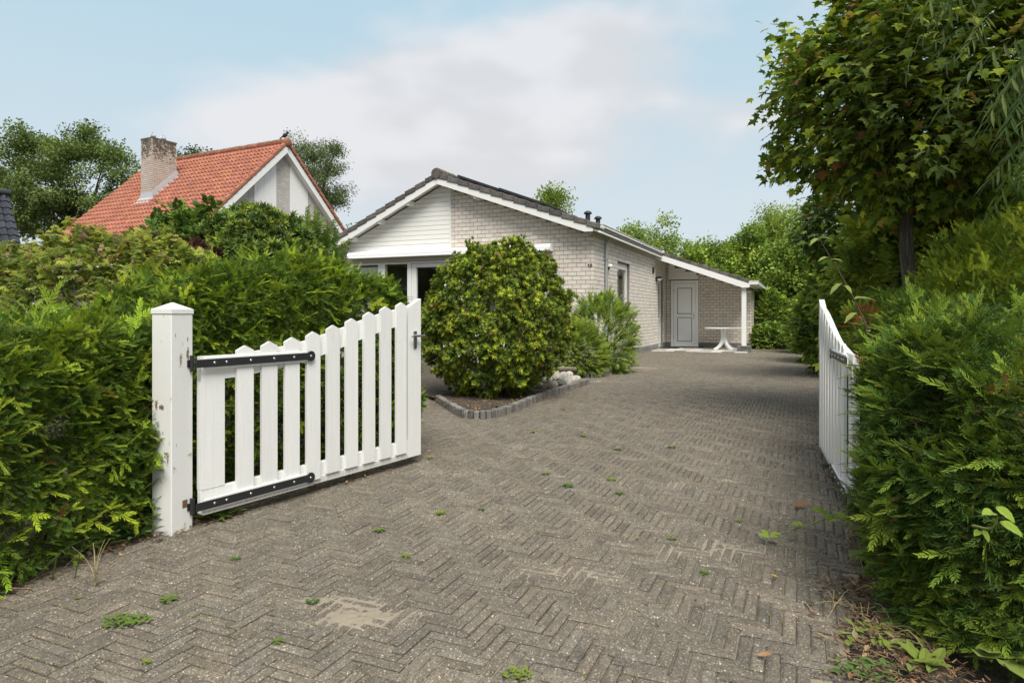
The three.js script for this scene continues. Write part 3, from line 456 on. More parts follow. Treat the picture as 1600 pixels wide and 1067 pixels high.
{
  // three pairs of solar panels on the right slope
  const proto = thing('solar_panel', '', 'solar panel', HOUSE, TURN, 'solar panels on the bungalow roof');
  const place = (o, x, z) => { const p = toWorld(x, z, roofAt(x) + 0.225); o.position.copy(p); o.rotation.set(0, TURN, 0); o.rotateZ(-Math.atan(SR + 0.02)); };
  mesh('frame', merged([rbox(-0.62, 0.62, -0.045, 0.02, 0.44, 0.48), rbox(-0.62, 0.62, -0.045, 0.02, -0.48, -0.44), rbox(-0.62, -0.58, -0.045, 0.02, -0.44, 0.44), rbox(0.58, 0.62, -0.045, 0.02, -0.44, 0.44)]), M.black, proto);
  mesh('cells', box(-0.58, 0.58, -0.01, 0.012, -0.44, 0.44), std({ color: C(0.012, 0.014, 0.022), roughness: 0.15 }), proto);
  mesh('mounting_rail', merged([rbox(-0.78, 0.6, -0.1, -0.05, 0.36, 0.41), rbox(-0.7, 0.6, -0.1, -0.05, -0.41, -0.36), box(-0.45, -0.4, -0.2, -0.1, 0.37, 0.4), box(0.4, 0.45, -0.2, -0.1, 0.37, 0.4)]), M.black, proto);
  place(proto, -3.1, -0.7); tag(proto, 'black solar panel nearest the ridge, at the front of the roof');
  const spots = [[-1.93, -0.7, 'black solar panel below the front one, lower on the roof slope'], [-3.1, -1.68, 'black solar panel near the ridge, hidden behind the front panel'], [-1.93, -1.68, 'black solar panel low on the slope, hidden behind the front pair']];
  for (const [x, z, l] of spots) { const o = copyOf(proto, l); place(o, x, z); }
  const mat = M.black, mk = (label) => { const o = thing('roof_vent', label, 'roof vent', [0, 0, 0], 0); mesh('pipe', metric(new THREE.CylinderGeometry(0.062, 0.062, 0.3, 14).translate(0, 0.15, 0)), mat, o); mesh('cowl', metric(new THREE.LatheGeometry([[0.06, 0.27], [0.105, 0.28], [0.105, 0.305], [0.07, 0.345], [0.001, 0.365]].map(([a, b]) => new THREE.Vector2(a, b)), 14)), mat, o); return o; };
  mk('black mushroom vent pipe, the taller left one at the roof edge').position.copy(toWorld(-0.59, -1.5, 3.46));
  mk('black mushroom vent pipe, the lower right one above the gutter').position.copy(toWorld(-0.64, -2.6, 3.48));
}
{
  // two dark mats and the plastic table under the porch
  const m1 = thing('door_mat', 'black rubber mat in front of the white porch door', 'door mat', HOUSE, TURN); mesh('mat', rbox(0.12, 1.35, 0.013, 0.03, -9.02, -8.62, 0.006), M.rubber, m1);
  const m2 = thing('door_mat', 'black rubber mat at the narrow side door', 'door mat', HOUSE, TURN); mesh('mat', rbox(0.06, 0.62, 0.013, 0.03, -8.5, -7.7, 0.006), M.rubber, m2);
  const t = thing('garden_table', 'white oval plastic garden table with splayed legs under the porch', 'table', toWorld(2.1, -7.95, 0.012).toArray(), TURN + 0.15);
  const top = []; for (const [s, y] of [[0.9, 0.675], [0.985, 0.68], [1, 0.695], [1, 0.71], [0.98, 0.722], [0, 0.722]]) top.push(new THREE.Vector2(s * 0.62, y));
  mesh('tabletop', metric(new THREE.LatheGeometry(top, 40).scale(1, 1, 0.68)), M.plastic, t);
  for (let k = 0; k < 4; k++) {
    const s = new THREE.Shape(); s.moveTo(0.0, 0.68); s.lineTo(0.13, 0.68); s.bezierCurveTo(0.07, 0.58, 0.07, 0.42, 0.13, 0.25); s.bezierCurveTo(0.18, 0.14, 0.27, 0.07, 0.4, 0.025); s.lineTo(0.4, 0); s.lineTo(0.3, 0); s.bezierCurveTo(0.16, 0.06, 0.06, 0.16, 0.0, 0.32);
    const g = new THREE.ExtrudeGeometry(s, { depth: 0.05, bevelEnabled: true, bevelSize: 0.008, bevelThickness: 0.008, bevelSegments: 2, curveSegments: 10 }).translate(0, 0, -0.025).rotateY(Math.PI / 4 + k * Math.PI / 2 - 0.2);
    mesh('leg', metric(g), M.plastic, t);
  }
}
// ---------------------------------------------------------------- white picket gates and gate post
{
  const LEN = 1.88, key = [[0, 0.815], [0.14, 0.825], [0.22, 0.842], [0.3, 0.857], [0.38, 0.88], [0.46, 0.915], [0.56, 0.962], [0.66, 1.014], [0.76, 1.062], [0.84, 1.093], [0.92, 1.116], [1, 1.13]];
  const railLow = (x) => { const s = x / LEN; for (let i = 1; i < key.length; i++) if (s <= key[i][0]) return mix(key[i - 1][1], key[i][1], (s - key[i - 1][0]) / (key[i][0] - key[i - 1][0])); return 1.13; };
  const painted = std({ color: C(0.79, 0.79, 0.775), map: TX.boards, bumpMap: TX.boardsUp, bumpScale: 0.0012, roughness: 0.45 });
  const dirt = layers(512, 91, [[8, 0.5], [40, 0.5], [130, 0.5]]);
  const worn = std({ color: C(0.79, 0.79, 0.775), map: texture(512, 512, (u, v, i, j) => { const a = smooth(dirt[((j * 1) % 512) * 512 + (i * 5) % 512], 0.02, 0.2); return [mix(0.93, 0.42, a * 0.75), mix(0.92, 0.40, a * 0.75), mix(0.90, 0.33, a * 0.75)]; }, { rx: 3, ry: 9 }), roughness: 0.6 });
  const make = (label, side) => {                                   // side +1: the straps and pickets face +z of the gate
    const g = thing('picket_gate', label, 'gate', [0, 0, 0], 0, 'the two open white picket gates');
    const B = 0.065, zf = (a, b) => side > 0 ? [a, b] : [-b, -a], bx = (x0, x1, y0, y1, a, b, r) => { const [p, q] = zf(a, b); return rbox(x0, x1, y0, y1, p, q, r ?? 0.004); }, pl = (pts, a, b) => { const [p, q] = zf(a, b); return poly(pts, p, q); };
    mesh('stile', pl([[0, B + 0.137], [0.147, B + 0.137], [0.147, railLow(0.14) + 0.001], [0, 0.895]], -0.02, 0.02), painted, g);
    mesh('stile', pl([[LEN - 0.152, B], [LEN, B], [LEN, 1.318], [LEN - 0.152, 1.247]], -0.021, 0.021), painted, g);
    const up = [], dn = []; for (let x = 0; x <= LEN - 0.153; x += 0.045) { up.push([x, x < 0.2 ? 0.957 : Math.max(0.957, railLow(x) + 0.132)]); dn.push([x, railLow(x)]); }
    mesh('top_rail', pl([...dn, ...up.reverse()], -0.017, 0.017), painted, g);
    mesh('bottom_rail', bx(0, LEN - 0.1525, B, B + 0.136, -0.018, 0.018), painted, g);
    mesh('weather_board', bx(0.0, 0.78, B - 0.002, B + 0.035, 0.018, 0.038), worn, g); mesh('weather_board', bx(0.78, LEN - 0.16, B - 0.003, B + 0.042, 0.0175, 0.022), worn, g);
    const mats = [painted, painted.clone(), painted.clone()]; mats[1].color.multiplyScalar(0.965); mats[2].color.multiplyScalar(1.02);
    for (let i = 0; i < 9; i++) { const x0 = 0.215 + i * 0.1705, x1 = x0 + 0.112, top = railLow((x0 + x1) / 2) + 0.182, low = i < 4 ? B + 0.03 : B + 0.048; mesh('picket', pl([[x0, low], [x1, low], [x1, top - 0.027], [(x0 + x1) / 2, top], [x0, top - 0.027]], 0.019, 0.038), mats[i % 3], g); }
    for (const [y, len] of [[0.897, 0.745], [0.1, 0.742]]) {
      mesh('strap_board', bx(0.002, len - 0.03, y - 0.012, y + 0.056, 0.0385, 0.052), painted, g);
      const [p, q] = zf(0.0525, 0.058), s = new THREE.Shape(); s.moveTo(-0.05, y); s.lineTo(len - 0.03, y); s.absarc(len, y + 0.0225, 0.034, -Math.PI * 0.75, Math.PI * 0.75); s.lineTo(len - 0.03, y + 0.045); s.lineTo(-0.05, y + 0.045);
      const strap = mesh('hinge_strap', metric(new THREE.ExtrudeGeometry(s, { depth: q - p, bevelEnabled: false, curveSegments: 10 }).translate(0, 0, p)), M.black, g);
      for (const x of [0.06, 0.135, 0.295, 0.46, 0.61, len]) { const b = mesh('bolt', new THREE.SphereGeometry(0.009, 10, 6).scale(1, 1, 0.6), M.steel, strap); b.position.set(x, y + 0.0225, side > 0 ? 0.058 : -0.058); }
    }
    const hz = zf(0.021, 0.03), kz = zf(0.032, 0.075), lz = zf(0.06, 0.078);
    const pl8 = mesh('latch_plate', rbox(LEN - 0.095, LEN - 0.055, 0.92, 1.06, hz[0], hz[1], 0.004), M.steel, g);
    if (side > 0) mesh('lever', merged([rbox(LEN - 0.085, LEN - 0.065, 1.012, 1.032, kz[0], kz[1], 0.004), rbox(LEN - 0.16, LEN - 0.005, 1.012, 1.03, lz[0], lz[1], 0.006)]), M.steel, pl8);
    return g;
  };
  const set = (g, [x, z], [x2, z2]) => { g.position.set(x, 0, -z); g.rotation.y = Math.atan2(z2 - z, x2 - x); };
  set(make('open white picket gate hung on the weathered post, black strap hinges facing out', 1), [-1.77, 3.686], [-0.75, 5.27]);
  set(make('open white picket gate seen edge-on against the dark yew hedge', -1), [2.02, 3.83], [2.66, 5.6]);
}
{
  const t = thing('gate_post', 'thick square white gate post with peeling paint and low pyramid cap', 'post', [-1.885, 0, -3.62], -0.36);
  const f = layers(512, 131, [[6, 0.5], [30, 0.5], [120, 0.6]]), chips = [[0.42, 0.80, 0.13, 0.042], [0.74, 0.815, 0.07, 0.034], [0.52, 0.865, 0.014, 0.012], [0.2, 0.905, 0.016, 0.008], [0.24, 0.42, 0.012, 0.012], [0.12, 0.31, 0.01, 0.008], [0.05, 0.56, 0.01, 0.02], [0.75, 0.885, 0.05, 0.012], [0.9, 0.03, 0.08, 0.025], [0.62, 0.052, 0.08, 0.02], [0.12, 0.02, 0.16, 0.012]];
  const paint = std({ color: C(0.79, 0.79, 0.775), roughness: 0.45, map: texture(512, 1024, (u, v, i, j) => {
    const n = f[(j % 512) * 512 + i]; let k = 0, moss = 0;
    for (const [cx, cy, rx, ry] of chips) { const q = 1 - ((u - cx) / rx) ** 2 - ((v - cy) / ry) ** 2 + n * 2.4; if (q > 0.35) { k = Math.max(k, smooth(q, 0.35, 0.55)); moss = Math.max(moss, cx === 0.45 ? 1 : 0); } }
    const scuff = smooth(f[((j * 3) % 512) * 512 + (i * 2) % 512], 0.28, 0.36) * 0.25, b = 0.93 - scuff * 0.3 + n * 0.02, w = [b, b * 0.99, b * 0.97], wood = moss ? [0.16, 0.16, 0.06] : [0.2, 0.14, 0.085];
    return w.map((x, c) => mix(x, wood[c] * (1 + n), k));
  }) });
  const shaft = (x) => new THREE.BoxGeometry(x, 1.185, x);         // each face shows the whole weathered coat
  const g = new RoundedBoxGeometry(0.144, 1.24, 0.144, 2, 0.006), p = g.attributes.position, nn = g.attributes.normal, uv = g.attributes.uv;
  for (let i = 0; i < p.count; i++) { const ax = Math.abs(nn.getX(i)) > Math.abs(nn.getZ(i)); uv.setXY(i, (ax ? -p.getZ(i) * Math.sign(nn.getX(i)) : p.getX(i) * Math.sign(nn.getZ(i))) / 0.15 + (ax ? 0.5 : 0.13), p.getY(i) / 1.24 + (ax ? 0.5 : 0.93)); }
  mesh('shaft', g.translate(0, 0.575, 0), paint, t);
  const c = new THREE.CylinderGeometry(0.005, 0.107, 0.038, 4, 1).rotateY(Math.PI / 4).translate(0, 0.019, 0);
  mesh('cap', metric(merged([c.translate(0, 1.222, 0), rbox(-0.076, 0.076, 1.196, 1.222, -0.076, 0.076, 0.003)])), M.white, t);
  mesh('mortice', rbox(0.069, 0.0735, 0.125, 0.168, -0.034, 0.0, 0.0012), std({ color: C(0.16, 0.09, 0.04), roughness: 1 }), t);
  mesh('hinge_pin', merged([0.92, 0.122].map((y) => metric(new THREE.CylinderGeometry(0.012, 0.012, 0.09, 10).translate(0.084, y, -0.055)))), M.black, t);
  mesh('pin_plate', merged([0.92, 0.122].map((y) => rbox(0.0723, 0.079, y - 0.02, y + 0.02, -0.07, -0.03, 0.002))), M.black, t);
}
// ---------------------------------------------------------------- neighbouring houses
{
  const t = thing('red_roofed_house', 'tall neighbouring house with orange clay tiled roof, chimney and white gable panels', 'house', [-9.32, 0, -27], -0.4765);
  const PK = 8.28, S = 0.95, L = 9.0, r = rand(201), A = Math.atan(S), roofY = (z) => PK - S * Math.abs(z), EZ = 5.6;
  const gable = (x0, x1, cutTop) => { const s = poly([[-5.0, -0.05], [5.0, -0.05], [5.0, PK - S * 5 - cutTop], [0, PK - cutTop], [-5.0, PK - S * 5 - cutTop]], x0, x1).rotateY(Math.PI / 2); return s; };
  const wall = mesh('gable_wall', metric(gable(-0.6, -0.28, 0.35)), M.mortar, t);
  const G = new THREE.Matrix4().makeBasis(V(0, 0, -1), V(0, 1, 0), V(1, 0, 0)).setPosition(-0.28, 0, 0);
  const list = courses(-4.9, 4.9, 3.4, PK, (y) => { const m = (PK - 0.4 - y) / S; return m < 0.06 ? [] : cut(-m, m, [[-1.44, -0.32], [0.42, 1.44]]); }, r, 0.22, 0.0833);
  layBricks(list, M.brickwork, wall, G, C(0.55, 0.515, 0.475), 202);
  for (const [a, b] of [[-1.44, -0.32], [0.42, 1.44]]) for (let k = 0, n = 7, w = (b - a) / n; k < n; k++) { const u0 = a + k * w, u1 = u0 + w - 0.006, h = (u) => PK - 0.36 - S * Math.abs(u); mesh('panel_board', poly([[u0, 2.6], [u1, 2.6], [u1, h(u1)], [u0, h(u0)]], 0.002, 0.024 + (k % 2) * 0.003).applyMatrix4(G), M.white, t); }
  mesh('rear_gable', metric(gable(-L + 0.2, -L + 0.5, 0.35)), M.mortar, t);
  mesh('front_wall', box(-L + 0.5, -0.8, -0.05, PK - S * 5 - 0.35, 4.7, 5.0), M.mortar, t); mesh('rear_wall', box(-L + 0.5, -0.8, -0.05, PK - S * 5 - 0.35, -5, -4.7), M.mortar, t);
  const slope = (s) => poly([[0, PK - 0.19], [s * EZ, roofY(EZ) - 0.19], [s * EZ, roofY(EZ) - 0.1], [0, PK - 0.1]], -L, 0).rotateY(0);
  const roof = mesh('roof', metric(merged([1, -1].map((s) => { const g = poly([[0.002 * s, PK - 0.2], [s * EZ, roofY(EZ) - 0.2], [s * EZ, roofY(EZ) - 0.08], [0.002 * s, PK - 0.08]], 0, L - 0.02); return g.rotateY(-Math.PI / 2).translate(-0.01, 0, 0); }))), M.white, t);
  // S-shaped clay tiles: z' runs down the slope
  const W = 0.215, H = 0.31, tileGeo = (col) => {
    const q = new Tris(), n = 6, len = H + 0.06, P = (i, v) => { const u = i / n, x = u * W * 1.04, h = 0.042 * Math.sin(u * Math.PI * 2 - 0.9) + 0.02; return V(x, h + (v ? 0.062 : 0), v ? len : 0); };
    for (let i = 0; i < n; i++) { q.quad(P(i, 0), P(i, 1), P(i + 1, 1), P(i + 1, 0), col); const a = P(i, 1), b = P(i + 1, 1); q.quad(a, a.clone().setY(a.y - 0.068), b.clone().setY(b.y - 0.068), b, col); }
    return q.build(false);
  };
  const slopeM = (s) => new THREE.Matrix4().makeBasis(V(s, 0, 0), V(0, Math.cos(A), s * Math.sin(A)), V(0, -Math.sin(A), s * Math.cos(A))).setPosition(0, PK - 0.02, 0);
  const cols = Math.round(L / W), rows = Math.floor(EZ / Math.cos(A) / H);
  for (const s of [1, -1]) {
    const all = [];
    for (let j = 0; j < rows; j++) for (let i = 0; i < cols; i++) {
      if (s < 0 && j > 12 && i < cols - 4) continue;
      const k = 0.8 + r() * 0.36, g = tileGeo(C(k, k * (0.92 + r() * 0.12), k * (0.9 + r() * 0.2))); g.translate((s > 0 ? -L + i * W : i * W), (r() - 0.5) * 0.006, j * H + 0.12); all.push(metric(g, r() * 2, r() * 2).applyMatrix4(slopeM(s)));
    }
    mesh('roof_tiles', merged(all), M.clay, roof).userData.kind = 'stuff';
  }
  const clayPlain = [0.9, 1, 0.8].map((k) => { const m = M.clay.clone(); m.vertexColors = false; m.color.setScalar(k); return m; });
  const rg = metric(new THREE.CylinderGeometry(0.14, 0.125, 0.4, 12).rotateZ(Math.PI / 2)); for (let i = 0; i < 23; i++) { const m = mesh('ridge_tile', rg, clayPlain[i % 3], roof); m.position.set(-0.16 - i * 0.385, PK + 0.02 + (i % 2) * 0.008, 0); }
  { const q = new Tris(), n = rand(4); for (let i = 0; i < 900; i++) { const x = -0.1 - n() * 8.7, a = (n() - 0.5) * 2.6, s = 0.012 + n() * 0.03, R = 0.152, P = (b, xx) => V(xx, PK + 0.02 + Math.cos(b) * R, Math.sin(b) * R); q.quad(P(a - s * 5, x), P(a, x - s), P(a + s * 5, x), P(a, x + s)); } mesh('moss', q.build(), std({ color: C(0.17, 0.15, 0.06), roughness: 1 }), roof); }
  const knob = mesh('ridge_end', metric(new THREE.SphereGeometry(0.2, 14, 10).scale(0.5, 1, 1).translate(0.05, PK - 0.02, 0)), clayPlain[2], roof);
  const vg = metric(new RoundedBoxGeometry(0.2, 0.13, 0.36, 2, 0.03));
  for (const s of [1, -1]) for (let j = 0; j < rows; j++) { const m = mesh('verge_tile', vg, clayPlain[(j * 2 + (s > 0)) % 3], roof), d = j * H + 0.22; m.position.set(-0.02, PK - 0.03 - d * Math.sin(A) + 0.03 * Math.cos(A), s * (d * Math.cos(A) + 0.03 * Math.sin(A))); m.rotation.x = s * (A - 0.1); }
  for (const s of [1, -1]) mesh('barge_board', poly([[0.003, PK - 0.11], [EZ, roofY(EZ) - 0.11], [EZ, roofY(EZ) - 0.4], [0.003, PK - 0.43]], -0.03, 0.01).rotateY(s > 0 ? -Math.PI / 2 : Math.PI / 2).translate(s > 0 ? 0.02 : 0.0, 0, 0), M.white, t);
  mesh('soffit', metric(merged([1, -1].map((s) => poly([[0.003 * s, PK - 0.43], [s * EZ, roofY(EZ) - 0.42], [s * EZ, roofY(EZ) - 0.40], [0.003 * s, PK - 0.41]], 0, 0.26).rotateY(-Math.PI / 2).translate(-0.02, 0, 0)))), M.cream, t);
  // chimney
  const cx0 = -5.86, cx1 = -5.13, cz0 = 1.34, cz1 = 2.45, top = 8.5, ch = mesh('chimney', box(cx0 + 0.01, cx1 - 0.01, 5.2, top - 0.02, cz0 + 0.01, cz1 - 0.01), M.mortar, t);
  const base = C(0.55, 0.47, 0.4), cr = rand(77), sooty = (b) => b;
  layBricks(courses(cx0, cx1, 5.6, top, () => [[cx0, cx1]], cr, 0.225, 0.083), M.brickwork, ch, FRONT(cz1), base, 78);
  layBricks(courses(-cz1, -cz0, 5.6, top, () => [[-cz1, -cz0]], cr, 0.225, 0.083), M.brickwork, ch, SIDE(cx1), base, 79);
  layBricks(courses(cz0, cz1, 5.6, top, () => [[cz0, cz1]], cr, 0.225, 0.083), M.brickwork, ch, new THREE.Matrix4().makeBasis(V(0, 0, 1), V(0, 1, 0), V(-1, 0, 0)).setPosition(cx0, 0, 0), base, 80);
  { const q = new Tris(), n = rand(14); for (let i = 0; i < 620; i++) { const y = top - Math.abs(n() + n() - 1) * 0.9, s = 0.02 + n() * 0.045, front = n() < 0.4, u = front ? mix(cx0 + 0.04, cx1 - 0.04, n()) : mix(cz0 + 0.04, cz1 - 0.04, n()), P = (a, b) => front ? V(u + a, y + b, cz1 + 0.0135) : V(cx1 + 0.0135, y + b, u + a); q.quad(P(-s, 0), P(0, -s * 0.7), P(s, 0), P(0, s * 0.7)); } mesh('lichen_crust', q.build(), std({ color: C(0.19, 0.165, 0.125), roughness: 1 }), ch).userData.label = 'dark lichen on the upper chimney bricks'; }
  mesh('chimney_slab', box(cx0 - 0.02, cx1 + 0.02, top, top + 0.05, cz0 - 0.02, cz1 + 0.02), std({ color: C(0.16, 0.145, 0.115), map: TX.stone, roughness: 1 }), ch);
  for (const [x, z] of [[-5.5, 2.15], [-5.5, 1.68]]) { const p = mesh('chimney_pot', metric(new THREE.CylinderGeometry(0.1, 0.11, 0.14, 14).translate(x, top + 0.12, z)), M.concrete, ch); const half = []; for (let k = 0; k <= 8; k++) half.push(V(Math.cos(k / 8 * Math.PI) * 0.11, 0.04 + Math.sin(k / 8 * Math.PI) * 0.16, 0)); const a = tube(half, 0.006, 0.006, 12, 5), b = a.clone().rotateY(Math.PI / 2); mesh('wire_guard', merged([a, b]).translate(x, top + 0.15, z), M.steel, p); }
  const flash = (pts) => mesh('flashing', metric(new THREE.ExtrudeGeometry(new THREE.Shape(pts.map(([a, b]) => new THREE.Vector2(a, b))), { depth: 0.02, bevelEnabled: false })), M.lead, ch);
  { const f = flash([[-cz1 - 0.16, 8.28 - S * (cz1 + 0.16) + 0.06], [-cz0 + 0.1, 8.28 - S * (cz0 - 0.1) + 0.06], [-cz0 + 0.02, 8.28 - S * cz0 + 0.36], [-cz1, 8.28 - S * cz1 + 0.34]]); f.geometry.applyMatrix4(SIDE(cx1 + 0.011)); const a = flash([[cx0 - 0.08, 8.28 - S * cz1 - 0.06], [cx1 + 0.08, 8.28 - S * cz1 - 0.06], [cx1 + 0.015, 8.28 - S * cz1 + 0.3], [cx0, 8.28 - S * cz1 + 0.3]]); a.geometry.applyMatrix4(FRONT(cz1 + 0.011)); const y = (z) => 8.28 - S * z + 0.075, q = new Tris(); q.quad(V(cx1 + 0.02, y(cz0 - 0.1), cz0 - 0.1), V(cx1 + 0.02, y(cz1 + 0.2), cz1 + 0.2), V(cx1 + 0.16, y(cz1 + 0.2), cz1 + 0.2), V(cx1 + 0.16, y(cz0 - 0.1), cz0 - 0.1)).quad(V(cx0 - 0.14, y(cz1), cz1 + 0.03), V(cx0 - 0.14, y(cz1 + 0.26), cz1 + 0.26), V(cx1 + 0.16, y(cz1 + 0.26), cz1 + 0.26), V(cx1 + 0.16, y(cz1), cz1 + 0.03)); mesh('flashing', q.build(), M.lead, ch); }
}
{
  const t = thing('bird', 'small dark bird perched on the peak of the orange roof', 'bird', [-9.42, 8.45, -27.05], -0.2), b = [];
  b.push(new THREE.SphereGeometry(0.085, 14, 10).scale(1.5, 1, 0.9).rotateZ(0.6).translate(0, 0.13, 0), new THREE.SphereGeometry(0.055, 12, 9).translate(0.115, 0.235, 0), new THREE.ConeGeometry(0.018, 0.07, 8).rotateZ(-Math.PI / 2).translate(0.195, 0.235, 0), new THREE.BoxGeometry(0.17, 0.02, 0.07).rotateZ(0.55).translate(-0.17, 0.04, 0), new THREE.CylinderGeometry(0.008, 0.008, 0.09, 6).translate(0.02, 0.03, 0.03), new THREE.CylinderGeometry(0.008, 0.008, 0.09, 6).translate(0.02, 0.03, -0.03));
  mesh('body', metric(merged(b)), std({ color: C(0.02, 0.02, 0.022), roughness: 0.6 }), t);
}
{
  // the corner of a dark tiled roof at the far left
  const t = thing('dark_roofed_house', 'house with steep glazed black tiled roof at the far left edge', 'house', [-18.54, 0, -24], 0.8727), PK = 5.61, S = 1.2, A = Math.atan(S), r = rand(301), L = 7, EZ = 3.2;
  mesh('wall', metric(merged([box(-L + 0.3, -0.3, -0.05, PK - S * 3 + 0.1, -2.9, 2.9), poly([[-2.9, PK - S * 3 + 0.1], [2.9, PK - S * 3 + 0.1], [0, PK - 0.2]], 0, L - 0.6).rotateY(-Math.PI / 2).translate(-0.3, 0, 0)])), M.mortar, t);
  const roof = mesh('roof', metric(merged([1, -1].map((s) => poly([[0.002 * s, PK - 0.12], [s * EZ, PK - S * EZ - 0.12], [s * EZ, PK - S * EZ - 0.04], [0.002 * s, PK - 0.04]], 0, L).rotateY(-Math.PI / 2)))), M.black, t);
  const glaze = [0.8, 1, 1.3].map((k) => std({ color: C(0.028 * k, 0.031 * k, 0.038 * k), roughness: 0.28 }));
  const g = (() => { const q = new Tris(), n = 5, W = 0.23, len = 0.4; const P = (i, v) => { const u = i / n; return V(u * W, 0.028 * Math.sin(u * 6.2 - 0.8) + (v ? 0.035 : 0), v ? len : 0); }; for (let i = 0; i < n; i++) { q.quad(P(i, 0), P(i, 1), P(i + 1, 1), P(i + 1, 0)); const a = P(i, 1), b = P(i + 1, 1); q.quad(a, a.clone().setY(a.y - 0.04), b.clone().setY(b.y - 0.04), b); } return q.build(); })();
  const SM = new THREE.Matrix4().makeBasis(V(1, 0, 0), V(0, Math.cos(A), Math.sin(A)), V(0, -Math.sin(A), Math.cos(A)));
  const far = [];
  for (let j = 0; j < 14; j++) for (let i = 0; i < 30; i++) { const m4 = SM.clone().setPosition(V(-0.23 - i * 0.23, PK + 0.0, 0).add(V(0, 0, j * 0.345 + 0.05).applyMatrix4(SM))); if (i < 9) { const m = mesh('roof_tile', g, glaze[Math.floor(r() * 3)], roof); m.applyMatrix4(m4); } else far.push(g.clone().applyMatrix4(m4)); }
  mesh('roof_tiles', merged(far), glaze[1], roof).userData.kind = 'stuff';
  const rg = metric(new THREE.CylinderGeometry(0.13, 0.13, 0.42, 12).rotateZ(Math.PI / 2)); for (let i = 0; i < 17; i++) { const m = mesh('ridge_tile', rg, glaze[i % 3], roof); m.position.set(-0.15 - i * 0.41, PK + 0.01, 0); }
}
// ---------------------------------------------------------------- leaves, sprigs and how they are set on plants (growth along +z, upper face +y)
function sprig(n, len, needle, width, seed, shoots = 0) {        // a yew twig: two ranks of flat needles, with side shoots
  const t = new Tris(), r = rand(seed);
  const line = (o, d, up, L, k) => {
    const s = V(0, 0, 0).crossVectors(up, d).normalize();
    const side = s.clone().multiplyScalar(0.0016);
    t.quad(o.clone().sub(side), o.clone().add(side), o.clone().addScaledVector(d, L).add(side.clone().multiplyScalar(0.4)), o.clone().addScaledVector(d, L).sub(side.clone().multiplyScalar(0.4)));
    for (let i = 0; i < k; i++) for (const q of [-1, 1]) {
      const f = (i + 0.3 + r() * 0.5) / k, b = o.clone().addScaledVector(d, f * L), a = 0.95 - f * 0.55 + (r() - 0.5) * 0.35, l = needle * (0.75 + r() * 0.35) * (f > 0.85 ? 0.7 : 1) * (f < 0.1 ? 0.7 : 1);
      const nd = s.clone().multiplyScalar(q * Math.sin(a)).addScaledVector(d, Math.cos(a)).addScaledVector(up, 0.12 + r() * 0.35).normalize(), w = V(0, 0, 0).crossVectors(nd, up).normalize().multiplyScalar(width / 2), m = b.clone().addScaledVector(nd, l * 0.45), e = b.clone().addScaledVector(nd, l).addScaledVector(up, -l * 0.1);
      t.tri(b, m.clone().add(w), e).tri(b, e, m.clone().sub(w));
    }
  };
  line(V(0, 0, 0), V(0, 0, 1), V(0, 1, 0), len, n);
  for (let k = 0; k < shoots; k++) { const q = k % 2 ? 1 : -1, a = 0.7 + r() * 0.3; line(V(0, 0, len * (0.12 + 0.5 * k / shoots)), V(q * Math.sin(a), 0.1 + r() * 0.2, Math.cos(a)).normalize(), V(0, 1, 0), len * (0.55 - 0.06 * k), Math.ceil(n * 0.5)); }
  return t.build(false);
}
function blade(t, o, d, up, l, w, curl = 0.15, fold = 0.12) {    // one pointed leaf folded on its midrib
  const s = V(0, 0, 0).crossVectors(up, d).normalize().multiplyScalar(w / 2), u = V(0, 0, 0).crossVectors(d, s).normalize(), at = (f, q, h) => o.clone().addScaledVector(d, f * l).addScaledVector(s, q).addScaledVector(u, h * l);
  const m1 = at(0.3, 0, -0.02), m2 = at(0.65, 0, -curl * 0.4), e = at(1, 0, -curl), a1 = at(0.3, -0.85, fold * w / l * 1.2), b1 = at(0.3, 0.85, fold * w / l * 1.2), a2 = at(0.62, -1, fold * w / l - curl * 0.35), b2 = at(0.62, 1, fold * w / l - curl * 0.35);
  t.tri(o, m1, a1).tri(o, b1, m1).quad(a1, m1, m2, a2).quad(m1, b1, b2, m2).tri(a2, m2, e).tri(m2, b2, e);
}
function bigLeaf(l, w, base = 0.3, dish = 0.25, curl = 0.35, rows = 9, wave = 0.03) {   // one broad leaf in a fine grid, growth along +z
  const t = new Tris(), P = (i, q) => { const f = i / rows, wd = Math.pow(f, 0.55) * Math.pow(1 - f, 0.75) * 1.75 * (1 + base * (0.5 - f)); return V(q * wd * w / 2, Math.abs(q) * wd * w * dish - curl * l * f * f * 0.6 + Math.sin(f * 22 + q * 2) * wave * w * Math.abs(q) - (Math.abs(q) < 0.05 ? 0.02 * w : 0), f * l - Math.abs(q) * base * w * 0.5 * (1 - f) * (1 - f)); };
  const qs = [-1, -0.6, -0.25, 0, 0.25, 0.6, 1];
  for (let i = 0; i < rows; i++) for (let k = 0; k < 6; k++) t.quad(P(i, qs[k]), P(i, qs[k + 1]), P(i + 1, qs[k + 1]), P(i + 1, qs[k]));
  return t.build(false);
}
function whorl(n, l, w, seed, spread = 1.0, tiers = 1) { const t = new Tris(), r = rand(seed); for (let k = 0; k < tiers; k++) for (let i = 0; i < n; i++) { const a = (i + r() * 0.5) / n * Math.PI * 2 + k * 0.5, s = spread * (0.75 + r() * 0.4) * (k ? 0.55 : 1), d = V(Math.cos(a) * Math.sin(s), Math.sin(a) * Math.sin(s), Math.cos(s)), up = V(-Math.cos(a) * Math.cos(s), -Math.sin(a) * Math.cos(s), Math.sin(s)); blade(t, V(0, 0, k * l * 0.12), d, up, l * (0.75 + r() * 0.4), w * (0.85 + r() * 0.3), 0.1 + r() * 0.15); } return t.build(false); }
